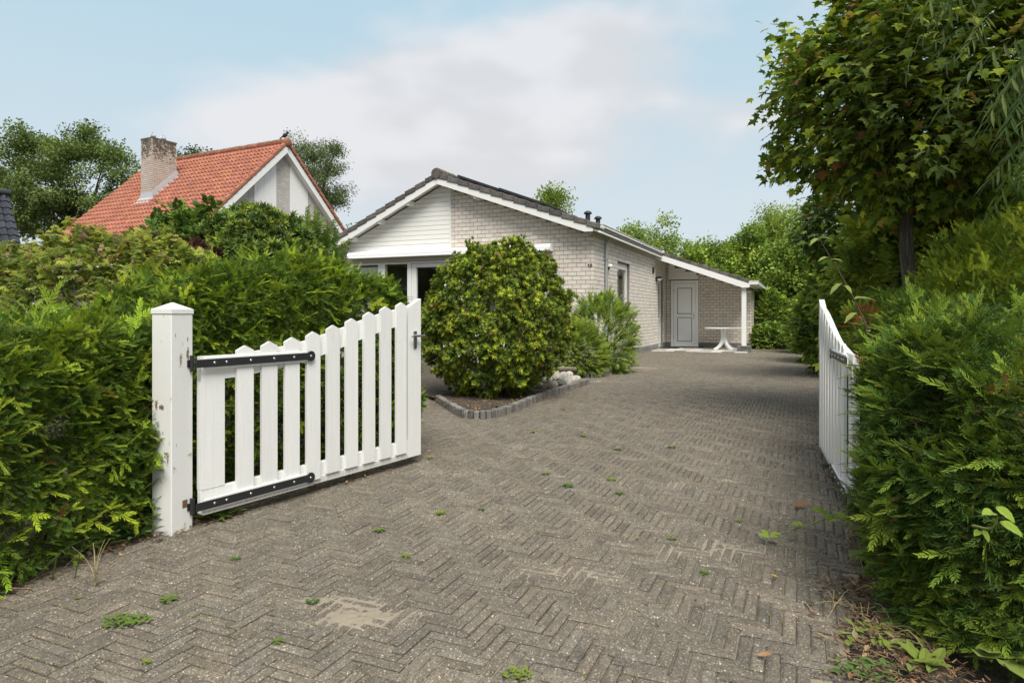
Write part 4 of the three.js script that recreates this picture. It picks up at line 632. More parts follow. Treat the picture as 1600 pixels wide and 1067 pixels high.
function leafyTwig(n, len, l, w, seed, droop = 0.25, pair = true) { const t = new Tris(), r = rand(seed); t.quad(V(-0.002, 0, 0), V(0.002, 0, 0), V(0.001, 0, len), V(-0.001, 0, len)); for (let i = 0; i < n; i++) for (const q of pair ? [-1, 1] : [i % 2 ? 1 : -1]) { const a = 0.9 - 0.5 * i / n + (r() - 0.5) * 0.5, d = V(q * Math.sin(a), (r() - 0.5) * 0.5 - droop, Math.cos(a)).normalize(); blade(t, V(0, 0, len * (i + 0.4) / n), d, V((r() - 0.5) * 0.5, 1, 0).normalize(), l * (0.7 + r() * 0.5), w * (0.8 + r() * 0.4), 0.1 + r() * 0.25); } return t.build(false); }
function mapleLeaf(depth = 0.5, droop = 0.22, seed = 1) {         // five lobed leaf, one unit long, stalk towards -z
  const r = rand(seed), rim = [[0, 0], [0.16, -0.1], [0.4, 0.02], [0.34, 0.1], [0.3, 0.22], [0.52, 0.3], [0.66, 0.46], [0.46, 0.48], [0.30, 0.5], [0.24, 0.62], [0.2, 0.78], [0.09, 0.8], [0, 1.05]], pts = [...rim, ...rim.slice(1, -1).reverse().map(([x, y]) => [-x, y])], t = new Tris();
  const P = ([x, z]) => { const q = Math.hypot(x, z - 0.3); return V(x * (1 + (r() - 0.5) * 0.06), -droop * q * q + Math.abs(x) * 0.16 + (r() - 0.5) * 0.03, z); }, c = V(0, 0, 0.3), v = pts.map(P);
  for (let i = 0; i < v.length; i++) t.tri(c, v[(i + 1) % v.length], v[i]);
  t.quad(V(-0.008, -0.02, -0.5), V(0.008, -0.02, -0.5), V(0.008, 0, 0), V(-0.008, 0, 0));
  return t.build(false);
}
function palmate(seed) { const t = new Tris(), r = rand(seed); for (let k = 0; k < 4; k++) { const o = V((r() - 0.5) * 0.8, (r() - 0.5) * 0.4, r() * 0.8), turn = (r() - 0.5) * 1.6, up = V((r() - 0.5) * 0.6, 1, (r() - 0.5) * 0.6).normalize(); for (const a of [-1.25, -0.65, 0, 0.65, 1.25]) blade(t, o, V(Math.sin(a + turn), -0.25, Math.cos(a + turn)).normalize(), up, 0.6 * (1 - Math.abs(a) * 0.25), 0.15, 0.2, 0.1); } return t.build(false); }
function leafCloud(n, rad, l, w, seed, flat = 0.7) { const t = new Tris(), r = rand(seed); for (let i = 0; i < n; i++) { const d = V(r() - 0.5, (r() - 0.5) * flat, r() - 0.5).normalize(), o = d.clone().multiplyScalar(rad * Math.cbrt(r())), g = V(r() - 0.5, (r() - 0.6) * 0.7, r() - 0.5).normalize(), s = V(0, 0, 0).crossVectors(V(r() - 0.5, 1, r() - 0.5).normalize(), g).normalize().multiplyScalar(w * (0.35 + r() * 0.3)), L = l * (0.6 + r() * 0.6), m = o.clone().addScaledVector(g, L * 0.5), e = o.clone().addScaledVector(g, L); t.tri(o, m.clone().add(s), e).tri(o, e, m.clone().sub(s)); } return t.build(false); }
function star(n, seed) {                                       // the end of a yew shoot: needles standing all round it
  const t = new Tris(), r = rand(seed), L = 0.05;
  t.quad(V(-0.0015, 0, 0), V(0.0015, 0, 0), V(0.001, 0, L), V(-0.001, 0, L));
  for (let i = 0; i < n; i++) { const f = (i + r()) / n, a = i * 2.4 + r() * 0.5, s = 1.35 - 0.75 * f + (r() - 0.5) * 0.3, l = 0.028 * (0.7 + r() * 0.4), d = V(Math.cos(a) * Math.sin(s), Math.sin(a) * Math.sin(s) * 0.8, Math.cos(s)).normalize(), b = V(0, 0, L * f), w = V(0, 0, 0).crossVectors(d, V(0, 0.3, 1)).normalize().multiplyScalar(0.0021), m = b.clone().addScaledVector(d, l * 0.5), e = b.clone().addScaledVector(d, l); t.tri(b, m.clone().add(w), e).tri(b, e, m.clone().sub(w)); }
  return t.build(false);
}
const bX = V(0, 0, 0), bY = V(0, 0, 0), bZ = V(0, 0, 0);
function pose(p, d, up, s) { bZ.copy(d).normalize(); bX.crossVectors(up, bZ); if (bX.lengthSq() < 1e-6) bX.set(1, 0, 0); bX.normalize(); bY.crossVectors(bZ, bX); return new THREE.Matrix4().makeBasis(bX, bY, bZ).scale(V(s, s, s)).setPosition(p); }
function shower(name, geo, mat, list, parent) {                    // many small leaves as one mass
  const o = new THREE.InstancedMesh(geo, mat, list.length); list.forEach((e, i) => { o.setMatrixAt(i, e.m); o.setColorAt(i, e.c); }); o.castShadow = o.receiveShadow = true; o.name = name; o.userData.kind = 'stuff'; parent.add(o); return o;
}
const vary = (r, c, k = 0.25, h = 0.12) => { const b = 1 + (r() - 0.5) * 2 * k, w = 1 + (r() - 0.5) * 2 * h; return C(c[0] * b * w, c[1] * b, c[2] * b / w); };
const dirR = (r) => { const a = r() * Math.PI * 2, z = r() * 2 - 1, s = Math.sqrt(1 - z * z); return V(Math.cos(a) * s, z, Math.sin(a) * s); };
const LEAF = {
  matt: leafMat(1, 1, 1, { roughness: 0.95, transmission: 0.32 }),
  needle: leafMat(1, 1, 1, { roughness: 0.95, transmission: 0.24, clearcoat: 0.07, clearcoatRoughness: 0.4 }),
  glossy: leafMat(1, 1, 1, { roughness: 0.95, transmission: 0.24, clearcoat: 0.22, clearcoatRoughness: 0.28 }),
  thin: leafMat(1, 1, 1, { roughness: 0.95, transmission: 0.5 }),
};
const EYE = V(0, 1.2, 0);
const YEW = [0, 1, 2].map((k) => sprig(11, 0.088, 0.023, 0.0054, 400 + k, [0, 1, 2][k])), STAR = [0, 1].map((k) => star(26, 420 + k)), SHOOT = [0, 1].map((k) => sprig(13, 0.112, 0.0235, 0.0052, 410 + k, 1 + k));
const split = (list, n, r) => { const o = Array.from({ length: n }, () => []); list.forEach((e) => o[Math.floor(r() * n)].push(e)); return o; };

function hedge(name, label, category, path, o) {
  // path: [X, metres ahead, height]; half width o.half; density: twigs per square metre of skin
  const t = thing(name, label, category, [0, 0, 0], 0), r = rand(o.seed), pts = path.map(([x, z, h]) => V(x, h, -z)), curve = new THREE.CatmullRomCurve3(pts), len = curve.getLength(), old = [], young = [], brown = [];
  const skin = (u, phi, q) => {                                     // a point on or under the skin of the hedge
    const p = curve.getPointAt(clamp(u)), d = curve.getTangentAt(clamp(u)); d.y = 0; d.normalize();
    const s = V(-d.z, 0, d.x), c = Math.cos(phi), n = Math.sin(phi), e = o.round ?? 0.45, end = Math.min(u, 1 - u) * len / (o.endLen ?? o.half), rad = end < 1 ? Math.sqrt(Math.max(0.02, 1 - (1 - end) ** 2)) : 1, k = q * (0.55 + 0.45 * rad), H = p.y;
    const x = Math.sign(c) * Math.abs(c) ** e * o.half * rad * q, y = 0.04 + H * Math.abs(n) ** e * (0.35 + 0.65 * rad) * (0.4 + 0.6 * q);
    const w = V(p.x, 0, p.z).addScaledVector(s, x).setY(y), b = (o.lump ?? 0.1) * (N3(w.x * 2.6, w.y * 2.6, w.z * 2.6 + o.seed) + 0.6 * N3(w.x * 6, w.y * 6, w.z * 6));
    const nor = s.clone().multiplyScalar(c).setY(Math.max(n * 0.9, 0)).addScaledVector(d, end < 1 ? (u < 0.5 ? -1 : 1) * (1 - end) * 1.3 : 0).normalize();
    return [w.addScaledVector(nor, b), nor];
  };
  const area = len * (Math.PI * 0.5 * (o.half + path[0][2])) * 1.25, n = Math.round(area * (o.density ?? 900));
  for (let i = 0; i < n; i++) {
    const u = r() < 0.22 ? (r() < 0.5 ? r() ** 1.5 * o.half / len : 1 - r() ** 1.5 * o.half / len) : r(), e = o.round ?? 0.45, as = Math.asin(Math.pow(r() * 0.97, 1 / e)), phi = r() < 0.62 ? (r() < 0.5 ? as : Math.PI - as) : r() * Math.PI, q = r() < 0.62 ? 1 - r() * 0.12 : 1 - r() * 0.5, [p, nor] = skin(u, phi, q);
    const facing = nor.dot(EYE.clone().sub(p).normalize()); if (facing < -0.35 && r() < 0.72) continue;
    const d = nor.clone().multiplyScalar(0.6).setY(nor.y * 0.28 - 0.02).add(dirR(r).multiplyScalar(0.62)), up = V(0, 1, 0).addScaledVector(nor, 0.35).add(dirR(r).multiplyScalar(0.45)), s = (0.75 + r() * 0.5) * (o.scale ?? 1);
    const patch = N3(p.x * 3.1, p.y * 3.1, p.z * 3.1 + 40), fresh = r() < (o.freshShare ?? 0.24) + patch * 0.25;
    if (o.brown && r() < 0.008 + (patch < -0.45 ? 0.04 : 0)) brown.push({ m: pose(p, d, up, s), c: vary(r, [0.20, 0.085, 0.025]) });
    else if (fresh) young.push({ m: pose(p, d, up, s * (0.7 + r() * 0.5)), c: vary(r, o.fresh ?? [0.28, 0.375, 0.024], 0.28, 0.12) });
    else old.push({ m: pose(p, d, up, s), c: vary(r, o.old ?? [0.092, 0.158, 0.015], 0.32, 0.14) });
  }
  for (let i = 0; i < (o.long ?? 0); i++) { const u = r(), [p, nor] = skin(u, Math.PI * (0.08 + r() * 0.84), 1), d = nor.clone().multiplyScalar(0.4).add(V(0, 0.35 + r() * 0.45, 0)).add(dirR(r).multiplyScalar(0.8)); young.push({ m: pose(p, d, V(0, 1, 0).add(dirR(r)), (o.scale ?? 1) * (0.9 + r() * 0.75)), c: vary(r, o.fresh ?? [0.28, 0.375, 0.024], 0.25) }); }
  for (const [x, y, z, R, n] of o.patches ?? []) for (let i = 0; i < n; i++) { const g = dirR(r), p = V(x, y, z).addScaledVector(g, R * Math.cbrt(r())); brown.push({ m: pose(p, g.add(V(-0.5, 0.2, 0.5)), V(0, 1, 0).add(dirR(r).multiplyScalar(0.5)), 0.8 + r() * 0.5), c: vary(r, r() < 0.7 ? [0.30, 0.115, 0.03] : [0.22, 0.15, 0.05]) }); }
  const kinds = o.stars ? [YEW[0], YEW[1], ...STAR, STAR[0], STAR[1]] : [...YEW, STAR[0]]; split(old, kinds.length, r).forEach((l, k) => shower('foliage', kinds[k], LEAF.needle, l, t));
  split(young, 2, r).forEach((l, k) => l.length && shower('young_shoots', SHOOT[k], LEAF.needle, l, t));
  if (brown.length) shower('dead_twigs', YEW[0], LEAF.matt, brown, t);
  const st = []; for (let u = 0.06; u < 1; u += 0.3 / len) { const p = curve.getPointAt(u), h = p.y; for (let k = 0; k < 3; k++) { const a = r() * 6.28, x = p.x + (r() - 0.5) * 0.25, z = p.z + (r() - 0.5) * 0.25; st.push(tube([V(x, -0.05, z), V(x + Math.cos(a) * 0.12, h * 0.4, z + Math.sin(a) * 0.12), V(x + Math.cos(a) * o.half * 0.55, h * 0.8, z + Math.sin(a) * o.half * 0.55)], 0.022, 0.007, 5, 5)); } }
  mesh('stems', merged(st), M.twig, t);
  return t;
}
function bush(name, label, category, [X, Y, Z], [rx, ry, rz], o) {   // a rounded shrub: leaf clusters on and under a lumpy skin
  const t = thing(name, label, category, [X, 0, -Z], 0), r = rand(o.seed), list = [], extra = [], n = o.count;
  for (let i = 0; i < n; i++) {
    const d = dirR(r); if (o.flatBase && d.y < -0.55) continue;
    const lump = 1 + (o.lump ?? 0.12) * 1.6 * N3(d.x * (o.freq ?? 3) + o.seed, d.y * (o.freq ?? 3), d.z * (o.freq ?? 3)) + (o.lump ?? 0.12) * 0.8 * N3(d.x * 8, d.y * 8 + o.seed, d.z * 8), q = r() < (o.shell ?? 0.6) ? 1 - r() * 0.1 : Math.cbrt(0.15 + r() * 0.85), p = V(d.x * rx, d.y * ry, d.z * rz).multiplyScalar(lump * q).add(V(0, Y, 0));
    if (p.y < 0.05 || (o.carve && o.carve(d, p))) continue;
    const nor = V(d.x / rx, d.y / ry, d.z / rz).normalize(); if (nor.dot(EYE.clone().sub(V(p.x + X, p.y, p.z - Z)).normalize()) < -0.3 && r() < 0.65) continue;
    const g = nor.clone().multiplyScalar(o.out ?? 0.8).add(V(0, o.lift ?? 0.35, 0)).add(dirR(r).multiplyScalar(o.wild ?? 0.5)), up = V(0, 1, 0).addScaledVector(nor, 0.4).add(dirR(r).multiplyScalar(0.35)), e = { m: pose(p, g, up, (o.scale ?? 1) * (0.7 + r() * 0.55)) };
    const fresh = r() < (o.freshShare ?? 0.4) + 0.3 * N3(p.x * 3 + o.seed, p.y * 3, p.z * 3); e.c = o.tints && r() < o.tintShare ? vary(r, o.tints[Math.floor(r() * o.tints.length)], 0.25) : vary(r, fresh ? o.fresh : o.old, 0.28, 0.1); list.push(e);
  }
  split(list, o.geos.length, r).forEach((l, k) => shower('foliage', o.geos[k], o.mat ?? LEAF.matt, l, t));
  const st = [], k = o.stems ?? 9; for (let i = 0; i < k; i++) { const d = dirR(r); d.y = Math.abs(d.y) * 0.8 + 0.15; const e = V(d.x * rx, d.y * ry, d.z * rz).multiplyScalar(0.82).add(V(0, Y, 0)), b = V((r() - 0.5) * rx * 0.25, -0.05, (r() - 0.5) * rz * 0.25); st.push(tube([b, V(mix(b.x, e.x, 0.3), e.y * 0.45, mix(b.z, e.z, 0.3)), e], (o.stemR ?? 0.025), 0.006, 6, 5)); }
  mesh('stems', merged(st), M.twig, t);
  return t;
}
function tree(name, label, category, [X, Z], o) {                     // trunk, limbs and clumps of leaves that leave gaps
  const t = thing(name, label, category, [X, 0, -Z], 0, o.group), r = rand(o.seed), top = V(o.lean?.[0] ?? 0, o.fork, o.lean?.[1] ?? 0), list = [], wood = [], [cx, cy, cz] = o.centre, [rx, ry, rz] = o.radii;
  mesh('trunk', tube([V(0, -0.1, 0), V(top.x * 0.3 + 0.03, o.fork * 0.45, top.z * 0.3), top, V(mix(top.x, cx, 0.5), mix(top.y, cy, 0.5), mix(top.z, cz, 0.5))], o.trunk, o.trunk * 0.45, 14, 10), M.bark, t);
  for (let i = 0; i < o.clumps; i++) {
    const d = dirR(r); d.y = d.y * 0.95 + 0.05; const q = Math.cbrt(o.hollow + r() * (1 - o.hollow)), lump = 1 + 0.35 * N3(d.x * 2 + o.seed, d.y * 2, d.z * 2), c = V(cx + d.x * rx * q * lump, cy + d.y * ry * q * lump, cz + d.z * rz * q * lump), R = o.clumpR * (0.6 + r() * 0.7);
    if (c.y < (o.minY ?? 0.2)) continue;
    if (i < o.limbs) { const b = V(mix(top.x, cx, 0.25), mix(top.y, cy, 0.1 + r() * 0.3), mix(top.z, cz, 0.25)); wood.push(tube([b, V(mix(b.x, c.x, 0.45), mix(b.y, c.y, 0.6), mix(b.z, c.z, 0.45)), c], o.trunk * 0.32, o.trunk * 0.05, 7, 5)); }
    for (let k = 0; k < o.per; k++) { const g = dirR(r), p = g.clone().multiplyScalar(R * Math.sqrt(r())); p.y *= o.flat ?? 0.65; p.add(c); const away = p.clone().sub(V(cx, cy, cz)).normalize(), dir = away.multiplyScalar(0.7).add(V(0, o.droop ?? -0.1, 0)).add(dirR(r).multiplyScalar(0.6)); list.push({ m: pose(p, dir, V(0, 1, 0).add(dirR(r).multiplyScalar(0.45)), (o.scale ?? 1) * (0.65 + r() * 0.6)), c: o.tints && r() < o.tintShare ? vary(r, o.tints[Math.floor(r() * o.tints.length)]) : vary(r, r() < (o.freshShare ?? 0.2) ? o.fresh : o.old, 0.28, 0.1), p }); }
  }
  if (wood.length) mesh('branches', merged(wood), M.bark, t);
  return finish(t, list, o, r);
}
function finish(t, list, o, r) {
  let rest = list;
  if (o.single) {                                                     // leaves large enough to be picked out, nearest to the eye first
    const eye = EYE.clone().sub(t.position); list.forEach((e) => { const w = e.p.clone().add(t.position), px = 800 + 1020 * w.x / -w.z, py = 489.5 - 1020 * (w.y - 1.2) / -w.z; e.k = px > 0 && px < 1600 && py > 0 && py < 1067 ? e.p.distanceTo(eye) : 1e3; });
    rest = list.slice().sort((a, b) => a.k - b.k); const near = rest.splice(0, o.single), mats = [];
    for (let k = 0; k < 10; k++) { const m = (o.mat ?? LEAF.matt).clone(); m.color.copy(near[Math.floor(k / 10 * near.length)].c); mats.push(m); }
    near.forEach((e, i) => { const m = mesh('leaf', o.geos[i % o.geos.length], mats[i % 10], t); m.applyMatrix4(e.m); });
  }
  split(rest, o.geos.length, r).forEach((l, k) => shower('foliage', o.geos[k], o.mat ?? LEAF.matt, l, t));
  return t;
}
// ---------------------------------------------------------------- hedges
hedge('yew_hedge', 'tall dark yew hedge left of the weathered gate post', 'hedge', [[-3.2, 1.7, 1.04], [-2.86, 2.6, 1.1], [-2.6, 3.5, 1.12], [-2.5, 4.35, 1.08]], { half: 0.58, seed: 501, round: 0.36, density: 2700, long: 70, lump: 0.12, endLen: 0.35, brown: true });
hedge('yew_hedge', 'clipped yew hedge with pale new tips behind the left gate', 'hedge', [[-2.55, 4.05, 1.25], [-2.1, 4.75, 1.52], [-1.75, 5.3, 1.6], [-1.42, 5.8, 1.46], [-1.2, 6.2, 1.26]], { half: 0.5, seed: 502, round: 0.38, density: 2800, long: 70, lump: 0.09, brown: true, endLen: 0.3 });
hedge('yew_hedge', 'large dark yew hedge with some browned twigs behind the right gate', 'hedge', [[1.94, 2.0, 1.08], [2.42, 2.75, 1.1], [2.97, 3.6, 1.12], [3.62, 5.1, 1.25], [3.85, 6.2, 1.2]], { half: 0.74, seed: 503, round: 0.3, density: 2800, long: 60, scale: 1.12, stars: true, patches: [[2.8, 1.12, -5.15, 0.12, 70], [2.2, 0.75, -2.9, 0.1, 30], [1.75, 0.9, -2.3, 0.08, 20]], brown: true, old: [0.064, 0.122, 0.015], fresh: [0.17, 0.245, 0.022], freshShare: 0.3, lump: 0.14, endLen: 0.42 });
hedge('yew_hedge', 'low bright green hedge strip along the drive past the right gate', 'hedge', [[3.78, 6.5, 1.2], [4.35, 7.7, 1.22], [4.9, 8.9, 1.18]], { half: 0.46, seed: 504, density: 1300, old: [0.075, 0.13, 0.016], fresh: [0.17, 0.24, 0.025], freshShare: 0.6, lump: 0.08, endLen: 0.25 });
bush('yew_shrub', 'broad light green yew shrub rising behind the right hedge', 'shrub', [4.75, 0.95, 5.6], [1.3, 1.05, 1.1], { seed: 510, count: 9000, geos: SHOOT, mat: LEAF.needle, scale: 1.15, fresh: [0.34, 0.41, 0.03], old: [0.145, 0.215, 0.022], lump: 0.16, wild: 0.7 });
// ---------------------------------------------------------------- shrubs
const RHODO = [0, 1, 2].map((k) => whorl(5 + k, 0.1, 0.024, 520 + k, 0.55 + 0.18 * k, 2)), PIERIS = [0, 1].map((k) => whorl(8, 0.075, 0.022, 530 + k, 1.1, 2)), BROAD = [0, 1, 2].map((k) => leafyTwig(5, 0.2, 0.085, 0.045, 540 + k)), FINE = [0, 1, 2].map((k) => leafyTwig(7, 0.22, 0.065, 0.018, 550 + k, 0.2)), ACER = [0, 1, 2].map((k) => palmate(560 + k)), BEECH = [0, 1, 2].map((k) => leafyTwig(6, 0.34, 0.11, 0.065, 570 + k, 0.3, false));
bush('rhododendron', 'big domed evergreen bush with glossy leaves in front of the bungalow', 'shrub', [-0.2, 1.06, 9.35], [1.04, 1.12, 1.0], { seed: 521, count: 15500, geos: RHODO, mat: LEAF.glossy, scale: 0.62, fresh: [0.37, 0.44, 0.04], old: [0.125, 0.185, 0.024], tints: [[0.22, 0.16, 0.05]], tintShare: 0.04, lump: 0.13, freq: 4.2, out: 0.75, lift: 0.55, wild: 0.5, stems: 16, stemR: 0.035, carve: (d, p) => N3(d.x * 4.5 + 7, d.y * 4.5, d.z * 4.5) > 0.33 || (p.y < 0.65 && p.z > -0.9 && p.x > 0.3 + p.y + 0.25 * N3(p.x * 5, p.y * 5, p.z * 5)) || (p.y < 0.25 && N3(d.x * 3, d.y * 3 + 5, d.z * 3) > 0.1) });
bush('rhododendron', 'rounded glossy evergreen shrub behind the hedge, below the white panels', 'shrub', [-3.32, 1.62, 8.5], [0.8, 0.95, 0.7], { seed: 522, count: 3600, geos: RHODO, mat: LEAF.glossy, fresh: [0.24, 0.32, 0.045], old: [0.1, 0.16, 0.03], lump: 0.13 });
bush('leafy_shrub', 'dark green broad-leaved shrub between the orange roof and the maple', 'shrub', [-4.65, 1.5, 9.6], [0.85, 1.05, 0.7], { seed: 523, count: 2300, geos: BROAD, fresh: [0.18, 0.27, 0.035], old: [0.08, 0.15, 0.024], lump: 0.2, mat: LEAF.matt, scale: 1.2 });
bush('leafy_shrub', 'airy yellow-green shrub standing against the white gable panels', 'shrub', [-3.3, 1.6, 10.8], [0.42, 0.95, 0.4], { seed: 524, count: 900, geos: FINE, fresh: [0.22, 0.30, 0.04], old: [0.12, 0.2, 0.03], lump: 0.25, mat: LEAF.thin, scale: 1.3, lift: 0.8 });
bush('leafy_shrub', 'small shrub with dark reddish leaves beside the glossy evergreen', 'shrub', [-3.75, 1.45, 7.6], [0.28, 0.45, 0.3], { seed: 525, count: 300, geos: BROAD, fresh: [0.17, 0.06, 0.045], old: [0.09, 0.035, 0.025], lump: 0.2 });
bush('japanese_maple', 'spreading Japanese maple with pinkish tips behind the left hedge', 'shrub', [-3.55, 1.12, 5.7], [1.15, 0.76, 0.85], { seed: 526, count: 8200, geos: ACER, mat: LEAF.thin, scale: 0.078, fresh: [0.38, 0.42, 0.06], old: [0.19, 0.25, 0.04], tints: [[0.46, 0.30, 0.18], [0.44, 0.38, 0.12]], tintShare: 0.09, lump: 0.16, lift: 0.05, wild: 0.7 });
bush('leafy_shrub', 'taller willowy green shrub in the bed under the downpipe', 'shrub', [1.84, 0.66, 13.3], [0.58, 0.84, 0.5], { seed: 527, count: 2600, geos: FINE, fresh: [0.38, 0.48, 0.055], old: [0.2, 0.3, 0.04], lump: 0.22, mat: LEAF.thin, lift: 0.45, scale: 0.85 });
bush('leafy_shrub', 'low lime green shrub between the domed bush and the corner bed', 'shrub', [1.22, 0.4, 12.55], [0.52, 0.55, 0.45], { seed: 528, count: 1700, geos: FINE, fresh: [0.36, 0.45, 0.055], old: [0.22, 0.31, 0.04], lump: 0.15, mat: LEAF.thin, scale: 0.8 });
bush('clipped_shrub', 'tall rounded clipped shrub at the right corner of the porch', 'shrub', [9.45, 0.95, 24.0], [0.72, 1.0, 0.72], { seed: 529, count: 2300, geos: BROAD, fresh: [0.32, 0.42, 0.05], old: [0.14, 0.22, 0.03], lump: 0.05, scale: 0.9 });
bush('clipped_shrub', 'low rounded shrub at the foot of the porch end wall', 'shrub', [8.86, 0.3, 22.3], [0.62, 0.42, 0.55], { seed: 531, count: 1500, geos: BROAD, fresh: [0.28, 0.38, 0.05], old: [0.13, 0.21, 0.03], lump: 0.12, scale: 0.9 });
bush('leafy_shrub', 'bright broad-leaved shrub growing at the end of the driveway', 'shrub', [9.35, 0.75, 19.6], [0.8, 0.95, 0.9], { seed: 532, count: 1500, geos: BROAD, fresh: [0.36, 0.46, 0.05], old: [0.19, 0.29, 0.04], lump: 0.2, scale: 1.3, mat: LEAF.thin });
bush('leafy_shrub', 'tall bright leafy shrub behind the maple trunk at the right edge', 'shrub', [5.5, 1.6, 7.7], [1.5, 1.15, 0.9], { seed: 533, count: 3600, geos: BROAD, fresh: [0.42, 0.5, 0.06], old: [0.24, 0.34, 0.045], lump: 0.2, scale: 1.15, mat: LEAF.thin });
bush('leafy_shrub', 'dark leafy thicket under the smaller maple beside the drive', 'shrub', [6.9, 0.95, 12.6], [1.2, 1.1, 1.2], { seed: 534, count: 3000, geos: BROAD, fresh: [0.28, 0.38, 0.045], old: [0.13, 0.2, 0.03], lump: 0.15, scale: 1.2 });
bush('leafy_shrub', 'loose green shrub halfway along the right side of the drive', 'shrub', [8.2, 0.9, 15.6], [1.1, 1.1, 1.3], { seed: 535, count: 2600, geos: BROAD, fresh: [0.33, 0.42, 0.05], old: [0.17, 0.25, 0.035], lump: 0.18, scale: 1.25 });
// ---------------------------------------------------------------- trees
const NORWAY = [0, 1, 2].map((k) => mapleLeaf(0.5, 0.2 + k * 0.12, 580 + k));
tree('norway_maple', 'globe shaped maple with dark crown and bronze tips over the right hedge', 'tree', [4.05, 6.5], { seed: 601, fork: 1.95, lean: [-0.12, 0], trunk: 0.095, centre: [0.08, 3.44, 0], radii: [1.36, 1.4, 1.4], minY: 2.05, clumps: 860, hollow: 0.05, clumpR: 0.24, per: 22, limbs: 22, flat: 0.7, droop: -0.35, geos: NORWAY, mat: LEAF.thin, scale: 0.091, old: [0.115, 0.18, 0.018], fresh: [0.36, 0.43, 0.035], freshShare: 0.36, tints: [[0.28, 0.14, 0.045], [0.36, 0.26, 0.05]], tintShare: 0.05, single: 300 });
tree('norway_maple', 'smaller dark globe maple further along the drive', 'tree', [5.95, 11.2], { seed: 602, fork: 1.5, trunk: 0.08, centre: [0, 2.75, 0], radii: [1.05, 0.95, 1.0], clumps: 240, hollow: 0.3, clumpR: 0.24, per: 15, limbs: 20, droop: -0.35, geos: NORWAY, mat: LEAF.thin, scale: 0.115, old: [0.08, 0.14, 0.018], fresh: [0.18, 0.26, 0.03], freshShare: 0.2, tints: [[0.3, 0.12, 0.05]], tintShare: 0.012 });
const CLOUD = [0, 1, 2].map((k) => leafCloud(26, 0.42, 0.17, 0.11, 620 + k)), AIRY = [0, 1].map((k) => leafCloud(16, 0.4, 0.13, 0.08, 630 + k)), DENSE = [0, 1, 2].map((k) => leafCloud(30, 0.36, 0.15, 0.1, 640 + k));
tree('robinia', 'large spreading tree with open dark crown left of the chimney', 'tree', [-27.0, 42], { seed: 603, fork: 4.0, trunk: 0.3, centre: [-1.8, 9.3, 0], radii: [4.9, 3.7, 3.4], clumps: 120, hollow: 0.15, clumpR: 1.0, per: 21, limbs: 26, flat: 0.5, geos: CLOUD, old: [0.14, 0.2, 0.05], fresh: [0.24, 0.31, 0.075], freshShare: 0.3 });
tree('robinia', 'tree top showing behind the chimney and the orange ridge', 'tree', [-22.6, 46], { seed: 604, fork: 5, trunk: 0.25, centre: [0, 10.2, 0], radii: [2.3, 2.6, 2.2], clumps: 44, hollow: 0.2, clumpR: 0.9, per: 18, limbs: 26, flat: 0.5, geos: CLOUD, old: [0.06, 0.1, 0.025], fresh: [0.1, 0.15, 0.03] });
tree('robinia', 'pale airy tree standing right of the orange roof', 'tree', [-14.6, 48], { seed: 605, fork: 5, trunk: 0.22, centre: [0, 10.7, 0], radii: [2.7, 3.6, 2.3], clumps: 150, hollow: 0.2, clumpR: 0.75, per: 15, limbs: 50, flat: 0.55, geos: AIRY, old: [0.12, 0.165, 0.055], fresh: [0.19, 0.24, 0.08] });
tree('garden_tree', 'low leafy tree showing between the two house roofs', 'tree', [-10.6, 41], { seed: 606, fork: 2, trunk: 0.16, centre: [0, 4.9, 0], radii: [1.9, 1.7, 1.5], clumps: 40, hollow: 0.2, clumpR: 0.7, per: 18, limbs: 14, geos: CLOUD, old: [0.08, 0.13, 0.03], fresh: [0.13, 0.19, 0.04] });
const back = [
  ['tall dark garden tree standing outside the picture to the left', -17.5, 6.5, [0, 4.2, 0], [3.6, 4.0, 3.4], 130, 0.9, 618, DENSE, 0.1],
  ['second dark garden tree outside the picture, nearer the street', -13.5, 1.0, [0, 4.0, 0], [3.2, 3.8, 3.2], 110, 0.9, 619, DENSE, 0.1],
  ['sparse young tree top poking over the bungalow roof tiles', 2.0, 33, [0, 6.4, 0], [0.75, 1.0, 0.7], 16, 0.42, 607, AIRY, 0.4],
  ['loose upright tree behind the bungalow gutter, left of the others', 5.7, 31, [0, 4.4, 0], [0.6, 1.45, 0.5], 15, 0.36, 608, AIRY, 0.5],
  ['feathery tree with upright shoots behind the gutter end', 7.1, 31, [0, 4.2, 0], [0.75, 1.6, 0.6], 20, 0.38, 609, AIRY, 0.5],
  ['yellow-green tree directly above the porch roof', 8.9, 30, [0, 2.9, 0], [1.7, 1.35, 1.3], 70, 0.6, 610, DENSE, 0.5],
  ['dark green tree above the lower end of the porch roof', 10.9, 30, [0, 2.7, 0], [1.6, 1.95, 1.4], 90, 0.6, 611, DENSE, 0.25],
  ['tall pale thin-twigged tree left of the maple crown', 12.6, 31, [0, 3.7, 0], [1.7, 2.5, 1.5], 90, 0.6, 612, AIRY, 0.6],
  ['broad mid green tree behind the rounded clipped shrub', 11.6, 27, [0, 2.1, 0], [1.8, 1.75, 1.5], 100, 0.6, 613, DENSE, 0.35],
  ['dense green tree at the end of the slab path', 13.0, 30.5, [0, 2.2, 0], [2.1, 2.1, 1.5], 120, 0.65, 614, DENSE, 0.3],
  ['green tree closing the view right of the slab path', 13.4, 26, [0, 2.2, 0], [2.0, 2.2, 1.6], 120, 0.65, 615, DENSE, 0.35],
  ['leafy tree below the smaller maple crown', 13.6, 22, [0, 2.0, 0], [1.9, 2.1, 1.8], 110, 0.6, 616, DENSE, 0.3],
  ['tall leafy tree behind the maple, at the right edge', 14.2, 17, [0, 2.4, 0], [2.2, 2.3, 2.0], 120, 0.6, 617, DENSE, 0.5],
];
